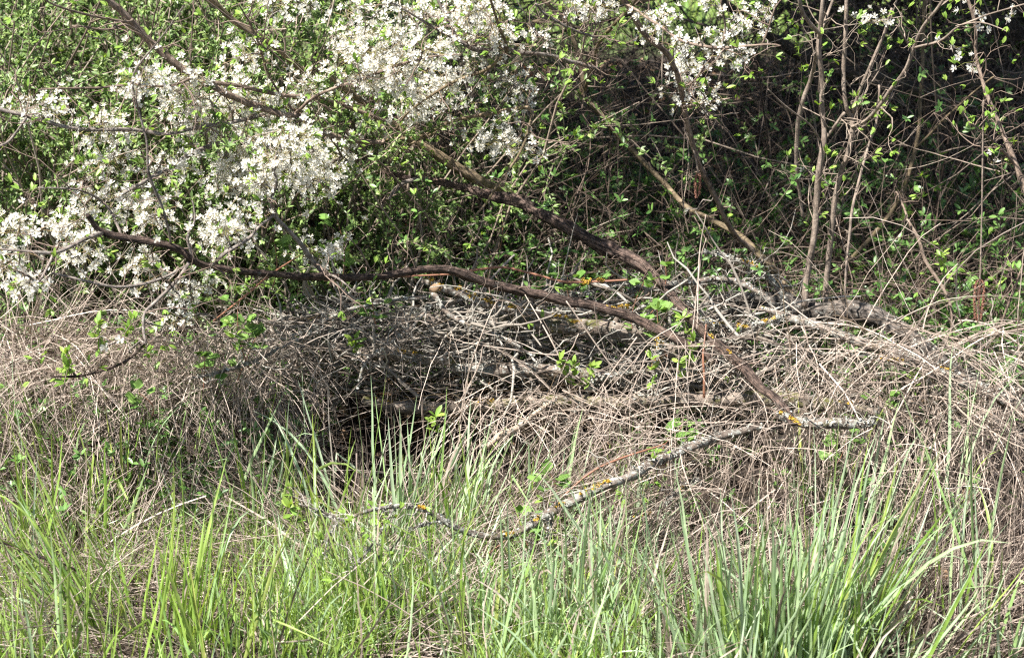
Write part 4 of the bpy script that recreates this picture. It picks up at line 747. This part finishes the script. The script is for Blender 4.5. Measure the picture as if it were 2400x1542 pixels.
TF = [ # px,py of base, n, height, lean x, spread, material, label
    (1800,1600,190,.36,.0,.11,'grass_blue','biggest clump of tall blue green blades in the right foreground'),
    (1960,1560,80,.46,.26,.06,'grass_blue','tall clump leaning right beside the biggest blue green clump'),
    (1640,1600,60,.30,-.10,.09,'grass_blue','blue green clump leaning left of the biggest right foreground clump'),
    (1380,1560,60,.34,-.02,.10,'grass_blue','upright green clump below the curved lichened branch'),
    (1500,1480,26,.36,-.35,.06,'grass_blue','sparse clump leaning left, beneath the crusty twig'),
    (420,1520,80,.34,.10,.09,'grass_bright','upright green clump in the left foreground, tallest blades reaching the straw'),
    (230,1500,70,.38,-.45,.06,'grass_bright','bright yellow green clump fanning to the left in the left foreground'),
    (60,1420,36,.36,-.10,.07,'grass_bright','clump of upright blades at the left edge below the dark forked twig'),
    (960,1330,40,.36,.12,.05,'grass_blue','pale tall clump rising in front of the hollow'),
    (900,1530,110,.34,-.05,.14,'grass_bright','wide clump of fresh blades at the bottom centre left'),
    (1180,1560,60,.30,.05,.12,'grass_blue','clump of dark green blades at the bottom centre'),
    (590,1330,22,.34,.05,.05,'grass_bright','small clump with one broad arching blade, left of the hanging sprig'),
    (700,1180,14,.30,-.10,.07,'grass_blue','few long arching blades in front of the left of the hollow'),
    (850,1290,12,.42,-.02,.03,'grass_blue','few stiff straight blades standing before the hollow'),
    (2270,1480,18,.42,.0,.06,'grass_blue','sparse clump of tall narrow blades near the right edge'),
    (2390,1590,20,.34,.12,.08,'grass_blue','clump of blades in the bottom right corner'),
    (1880,1190,9,.26,.0,.02,'grass_blue','few dark blades standing by the foot of the old cracked branch'),
    (1950,1180,14,.24,.22,.03,'grass_blue','small slanting clump right of the foot of the old branch'),
    (40,1150,14,.36,-.15,.04,'grass_bright','few tall blades crossing the straw at the left edge'),
    (160,1330,30,.30,-.05,.08,'grass_bright','loose clump of young blades among the left straw'),
    (1290,1260,14,.30,.10,.05,'grass_blue','few curved blades crossing the curved lichened branch'),
    (1080,1210,16,.26,.18,.05,'grass_blue','pair of arching blades in front of the pale stick'),
    (2120,1600,16,.36,.3,.10,'grass_blue','thin clump spreading right at the bottom edge'),
    (110,1180,22,.30,-.12,.06,'grass_bright','loose clump of fresh blades climbing into the left straw near the edge'),
    (300,1230,26,.30,.08,.06,'grass_bright','thin clump of upright blades amid the left straw below the green dark twig'),
    (450,1160,18,.26,.14,.05,'grass_bright','few light blades rising from the left straw, left of the hollow'),
    (620,1240,20,.34,.22,.06,'grass_blue','slanting blades crossing the straw just left below the hollow'),
    (760,1300,22,.32,-.08,.06,'grass_bright','narrow clump behind the left tip of the curved lichened branch'),
    (1090,1330,30,.34,.06,.06,'grass_blue','pale clump right of the tall one, bent over the curved branch'),
    (1500,1300,16,.26,.1,.05,'grass_blue','few blades piercing the dead grass under the upper part of the curved branch'),
    (2080,1300,14,.32,.1,.04,'grass_blue','few narrow blades among the dead stems at the right'),
    (2230,1250,10,.40,.05,.03,'grass_blue','two or three very tall blades standing in the right straw'),
    (560,1580,70,.30,-.0,.12,'grass_bright','low clump of broad blades on the bottom edge left of centre'),
    (90,1600,90,.30,-.05,.14,'grass_bright','thick low clump of bright blades in the bottom left corner')]
for (px, py, n, h, lean, spr, mt, lab) in TF:
    n = int(n * (1.25 if mt == 'grass_blue' else .85))
    b = ground_at(px, py); r_ = rng.normal(size=(n, 2)) * spr * np.array([1, .35]) * .6; p0 = np.stack([b[0] + r_[:, 0], b[1] + r_[:, 1], np.zeros(n)], -1); p0[:, 2] = G(p0[:, 0], p0[:, 1]) - .005
    d = nrm(np.stack([lean + r_[:, 0] * 1.6 + rng.normal(size=n) * .14, rng.normal(size=n) * .14 - .03, np.ones(n)], -1)); L = h * rng.uniform(.3, 1.12, n)
    mb = MB(); blades(mb, p0, d, L, rng.uniform(.0032, .0085, n) * (1 if mt == 'grass_blue' else .85), rng.uniform(.0, .10, n) + (rng.random(n) < .16) * rng.uniform(.2, .5, n), mixp=[.74, .18, .08], wig=.035); o = mb.build('grass_tuft', [M[mt], M['grass_blue' if mt == 'grass_bright' else 'grass_bright'], M['straw']], None, b); tag(o, lab, 'grass tuft', 'tufts of tall green grass')
# general grass
def lawn(mb, n, px0, px1, py0, py1, h, w=.0025, fall=1.):
    px = rng.uniform(px0, px1, n); py = py0 + (py1 - py0) * rng.uniform(0, 1, n) ** fall; g = np.array([ground_at(a, c) for a, c in zip(px[:400], py[:400])]) if False else None
    # ground distance from the picture row, flat ground is close enough here
    v = (771 - py) / FPX; Yp = (CAMZ - .01) * (cp + v * sp) / (sp - v * cp); x = (px - 1200) / FPX * Yp / (cp + v * sp); p0 = np.stack([x, Yp, G(x, Yp) - .003], -1)
    # clumps
    p0[:, :2] += rng.normal(size=(n, 2)) * .01; keep = rng.random(n) < np.clip(.52 + .75 * wob(p0[:, 0], p0[:, 1], 7.), .06, 1); p0 = p0[keep]; n = len(p0)
    d = nrm(np.stack([rng.normal(size=n) * .32, rng.normal(size=n) * .3, np.ones(n)], -1)); blades(mb, p0, d, h * rng.uniform(.35, 1.3, n), w * rng.uniform(.5, 1.5, n), rng.uniform(0, .3, n), K=8, wig=.07, fold=.3, mixp=[.76, .15, .09])
mb = MB(); lawn(mb, 8500, -80, 900, 1280, 1660, .14); lawn(mb, 1900, -80, 700, 1060, 1400, .10, .0022); lawn(mb, 3200, 700, 1500, 1380, 1660, .15); lawn(mb, 900, 900, 1500, 1130, 1360, .13, .0025)
tag(mb.build('meadow_grass', [M['grass_bright'], M['grass_blue'], M['straw']]), kind='stuff')
mb = MB(); lawn(mb, 420, 1400, 2150, 1400, 1660, .20, .0035); lawn(mb, 160, 1400, 2480, 1130, 1350, .16, .003); lawn(mb, 800, 600, 1500, 1330, 1640, .22, .0042); lawn(mb, 350, -50, 700, 1100, 1500, .2, .003)
tag(mb.build('rough_grass', [M['grass_blue'], M['grass_bright'], M['straw']]), kind='stuff')
# distant meadow beyond the thicket
n = 9000; y = rng.uniform(8, 16, n); x = rng.uniform(-.1, 4.6, n); p0 = np.stack([x, y, G(x, y)], -1); mb = MB(); blades(mb, p0, nrm(np.stack([rng.normal(size=n) * .4, rng.normal(size=n) * .4, np.ones(n)], -1)), rng.uniform(.08, .22, n), .008, .2, K=8); tag(mb.build('far_meadow_grass', M['grass_bright']), kind='stuff')

# ------------------------------------------------------------------ green shoots and bramble sprigs
SP = [ # px,py(top), Y, height m, kind, label
 (560,700,4.28,.16,'b','tall bramble shoot below the left end of the long dark branch'),(600,790,4.26,.10,'b','leafy bramble sprig right under the tall left shoot'),(480,830,4.22,.08,'b','small bramble sprig on the straw left of the tall left shoot'),
 (790,515,4.7,.16,'b','bramble leaves glowing in the sun above the left side limb'),(640,560,4.5,.12,'b','lobed green leaves between two grey side limbs'),(1150,590,4.72,.16,'b','bramble shoot just above the highest bend of the long dark branch'),
 (1510,660,4.55,.17,'b','tall bramble shoot in front of the old cracked branch'),(1560,620,4.6,.14,'b','bramble leaves touching the old cracked branch'),(1540,715,4.5,.12,'b','bramble sprig over the crossing of the two dark branches'),(1600,745,4.45,.12,'l','bright green sprout between the two dark branches'),
 (1345,860,4.35,.07,'l','bright leaf pair on a twig in the middle of the pile, left one'),(1385,862,4.36,.06,'l','small bright sprout right beside the leaf pair in the pile'),(1312,845,4.35,.06,'l','three pointed bright sprout left in the row of sprouts in the pile'),(1525,840,4.33,.09,'l','bright sprout against the white lichened stub'),(1592,850,4.36,.06,'l','small bright sprout right of the white lichened stub'),
 (1600,1000,4.25,.09,'b','bramble leaves above the curved lichened branch'),(1560,1020,4.22,.07,'b','small bramble leaves beside the pink stalk'),(1985,1020,4.2,.09,'b','toothed leaves in the straw at the right, above the tall grass'),(2060,930,4.35,.09,'b','cluster of toothed leaves below the lichen covered log'),
 (885,1190,3.84,.07,'l','bright green tuft at the left tip of the curved lichened branch'),(750,1265,3.8,.13,'l','hanging sprig of bright leaves left of the forked branch tip'),(1210,1200,3.93,.08,'b','bramble leaves at the lowest bend of the curved branch'),(1290,1110,4.05,.08,'b','bramble sprig over the curved lichened branch'),
 (1020,975,4.3,.06,'l','bright leaf tuft at the lower edge of the hollow'),(1625,800,4.4,.08,'l','bright sprout left of the descending old branch'),(155,830,4.15,.07,'l','bright green sprig on the dark twig at the left'),(325,920,4.15,.06,'b','yellow green leaves on the left straw'),(160,860,4.1,.06,'l','bright leaves low on the dark left twig'),
 (2205,600,4.7,.08,'l','sprig of light leaves near the bare right stems'),(870,690,4.45,.07,'b','small green sprig under the long dark branch'),(680,1190,3.85,.05,'l','single bright sprig at the end of the curved branch'),(1930,1340,3.8,.07,'b','toothed leaf among the tall right grass'),(830,800,4.45,.05,'l','sprout on the mottled log in the left pile'),(1330,650,4.62,.09,'b','dusty grey green sprig between the crossing dark branches'),
 (2150,870,4.5,.07,'l','light sprig behind the lichen covered log'),(1170,470,5.0,.12,'b','fresh lobed leaves in the shade under the olive branch'),(230,760,4.1,.09,'l','bright sprig at the left below the blossom'),(540,760,4.25,.1,'l','light green sprig beside the tall left bramble shoot')]
for (px, py, Y, h, kind, lab) in SP:
    top = P(px, py, Y); foot = top + np.array([rng.normal() * .02, .01, -h]); rt = root('bramble_shoot' if kind == 'b' else 'leafy_sprout', foot, lab, 'bramble shoot' if kind == 'b' else 'sprout', 'green shoots growing through the pile')
    tt = np.linspace(0, 1, 8)[:, None]; pth = foot * (1 - tt) + top * tt + np.array([rng.normal() * .015, 0, 0]) * np.sin(np.pi * tt); mb = MB(); tubes(mb, pth, np.linspace(.0015, .0008, 8), 5); mb.build('stem', M['red_cane'] if kind == 'b' else M['twig_tan'], rt, foot)
    mb = MB()
    if kind == 'b':
        nl = 4 + int(h * 30); f = rng.uniform(.25, 1, nl); c = foot * (1 - f[:, None]) + top * f[:, None]; d = nrm(np.stack([rng.normal(size=nl), rng.normal(size=nl) * .6 - .3, rng.uniform(.1, .7, nl)], -1)); pl = rng.uniform(.012, .03, nl)[:, None]
        e_ = c + d * pl; tubes(mb, np.stack([c, (c + e_) / 2 + [0, 0, .002], e_], 1), np.full((nl, 3), .0006), 3)
        side = nrm(np.cross(d, [0, 0, 1]))
        for k, off in enumerate((0, 1, -1)):
            dd = nrm(d + side * off * 1.3 + rdir(nl) * .15); X, Yv, Zv = axes(dd, nrm(rdir(nl) * .35 + np.array([-.1, -.5, 1.]))); place(mb, *TOOTH, e_, X, Yv, Zv, rng.uniform(.018, .032, nl) * (1 if k == 0 else .8))
        mb.build('leaves', M['leaf_bramble'], rt, foot)
    else:
        for f, n_ in ((1., 7), (.7, 4), (.4, 4)):
            c = foot * (1 - f) + top * f; d = nrm(rdir(n_) + np.array([0, -.2, .8])); X, Yv, Zv = axes(d, nrm(rdir(n_) * .4 + np.array([0, -.5, .8]))); place(mb, *LEAF, np.repeat(c[None], n_, 0), X, Yv, Zv, rng.uniform(.017, .030, n_))
        mb.build('leaves', M['leaf_young'], rt, foot)

# ------------------------------------------------------------------ hazel catkins on their twig
def catkins(px, py, Y, n, L, tw, lab):
    top = P(px, py, Y); rt = root('catkin_twig', P(*tw[0], Y), lab, 'catkin twig'); base = np.array(rt.location); mb = MB(); limb(mb, W([(a, c, Y, 4) for a, c in tw]), sides=6, wig=.001, rough=.03); mb.build('twig', M['young_bark'], rt, base)
    for k in range(n):
        x = (k - (n - 1) / 2) * .009; c = [top + np.array([x * .3, rng.normal() * .002, 0]), top + np.array([x, 0, -.012]), top + np.array([x * 1.1, 0, -L * .5]), top + np.array([x * .8 + rng.normal() * .003, 0, -L * rng.uniform(.85, 1.1)])]
        s = spline([[*q, 1] for q in c], .0022)[:, :3]; mb = MB(); K = len(s); tubes(mb, s, np.full(K, .0022) * np.linspace(.7, 1, K), 7)
        m = K * 8; ii = rng.integers(2, K, m); o = rdir(m); o[:, 2] *= .3; o = nrm(o); X, Yv, Zv = axes(nrm(o + [0, 0, -.7]), o); place(mb, *LEAFW, s[ii] + o * .0016, X, Yv, Zv, .0036); mb.build('catkin', M['catkin'], rt, base)
catkins(2297, 655, 4.5, 3, .088, [(2305,235),(2303,400),(2300,560),(2297,660)], 'brown hazel catkins hanging as a bunch near the right edge')
catkins(1636, 405, 4.75, 2, .06, [(1600,300),(1625,350),(1637,408)], 'single withered catkin pair dangling in the dark thicket above the old branch')

# broad dead leaves lying in the lower right straw and on the pile
for (px, py, sz, lab) in [(2205,1350,.05,'big curled pinkish dead leaf at the lower right'),(2150,1335,.04,'flat brown dead leaf beside the big curled one'),(2270,1160,.035,'small curled dead leaf in the right straw'),(1120,1280,.045,'pale dead leaf under the curved lichened branch'),(1895,1275,.03,'orange dead leaf amid the tall right grass'),(1420,1045,.03,'orange brown leaf on the straw above the curved branch'),(1020,676,.03,'rusty orange leaf scrap at the top of the pile')]:
    g = ground_at(px, min(py, 1500)); Y = min(g[1] - .04, 4.5); c = P(px, py, Y); s = sz * .5; u = np.linspace(-1, 1, 9); v = np.linspace(-1, 1, 9); U, V = np.meshgrid(u, v); Wd = np.sqrt(np.clip(1 - V ** 2, 0, 1)) * .62 * (1 + .12 * np.sin(V * 14)); X_ = U * Wd; Zc = .7 * X_ ** 2 + .18 * np.sin(3 * V + U) 
    aa = rng.uniform(0, 3); pts = np.stack([X_, Zc, V], -1) * s; ca, sa = math.cos(aa), math.sin(aa); pts = np.stack([pts[..., 0] * ca - pts[..., 2] * sa, pts[..., 1], pts[..., 0] * sa + pts[..., 2] * ca], -1) + c
    i = np.arange(8)[:, None]; j = np.arange(8)[None]; q = np.stack([i * 9 + j, i * 9 + j + 1, (i + 1) * 9 + j + 1, (i + 1) * 9 + j], -1).reshape(-1, 4); mb = MB(); mb.add(pts, q); tag(mb.build('dead_leaf', M['leaf_dead'], None, c), lab, 'dead leaf', 'dead leaves caught in the straw')

# ------------------------------------------------------------------ tree with its trunk in view; unseen crowns placed to shade the thicket
tb = np.array([1.75, 6.9, float(G(1.75, 6.9))]); rt = root('shade_tree', tb, 'dark mossy trunk standing in the deep shade at the upper right', 'tree')
mb = MB(); limb(mb, [[*tb - [0, 0, .1], .06], [1.72, 6.9, .9, .05], [1.66, 6.8, 1.6, .045], [1.5, 6.5, 2.4, .03], [1.3, 6.2, 3.0, .015]], 16, .01, .1, ridges=.1, step=.02); mb.build('trunk', M['trunk_bark'], rt, tb)
mb = MB(); limb(mb, [[1.72, 6.9, .75, .035], [1.2, 6.75, .92, .03], [.7, 6.6, 1.0, .02], [.2, 6.4, 1.15, .012]], 10, .02, .12, step=.02); mb.build('limb', M['trunk_bark'], rt, tb)
mb = MB(); limb(mb, [[1.74, 6.9, .62, .03], [1.3, 6.3, .66, .025], [.9, 6.1, .78, .018], [.6, 6.0, .95, .012]], 10, .02, .12, step=.02); mb.build('limb', M['trunk_bark'], rt, tb)
def shade_crown(cx, cy, cz, rx, ry, rz, nb, nl):
    c = nrm(rng.normal(size=(nb, 3))) * rng.uniform(.2, 1, (nb, 1)) ** .5 * [rx, ry, rz] + [cx, cy, cz]; mbc = MB(); o = np.array([1.66, 6.8, 1.6]); K = 7; tt = np.linspace(0, 1, K)[None, :, None]
    pth = o * (1 - tt) + c[:, None] * tt + rng.normal(size=(nb, K, 3)) * .05 * np.sin(np.pi * tt) + np.array([0, 0, .3]) * np.sin(np.pi * tt); tubes(mbc, pth, np.linspace(.012, .003, K)[None] * np.ones((nb, 1)), 5); mbc.build('limbs', M['trunk_bark'], rt, tb)
    ii = rng.integers(0, nb, nl); p = c[ii] + rng.normal(size=(nl, 3)) * .13; X, Yv, Zv = axes(rdir(nl), nrm(rdir(nl) + [0, 0, 1.])); mbl = MB(); place(mbl, *LEAFS, p, X, Yv, Zv, .075 * rng.uniform(.6, 1.2, nl)); mbl.build('crown', M['crown_leaf'], rt, tb)
CR = dict(cx=-.15, cy=5.25, cz=2.8, rx=1.3, ry=1.15, rz=.35)
shade_crown(CR['cx'], CR['cy'], CR['cz'], CR['rx'], CR['ry'], CR['rz'], 150, 15000)
shade_crown(1.1, 6.3, 2.1, 1.2, .8, .4, 60, 9000)  # second crown out of view, added to keep sky light off the thicket
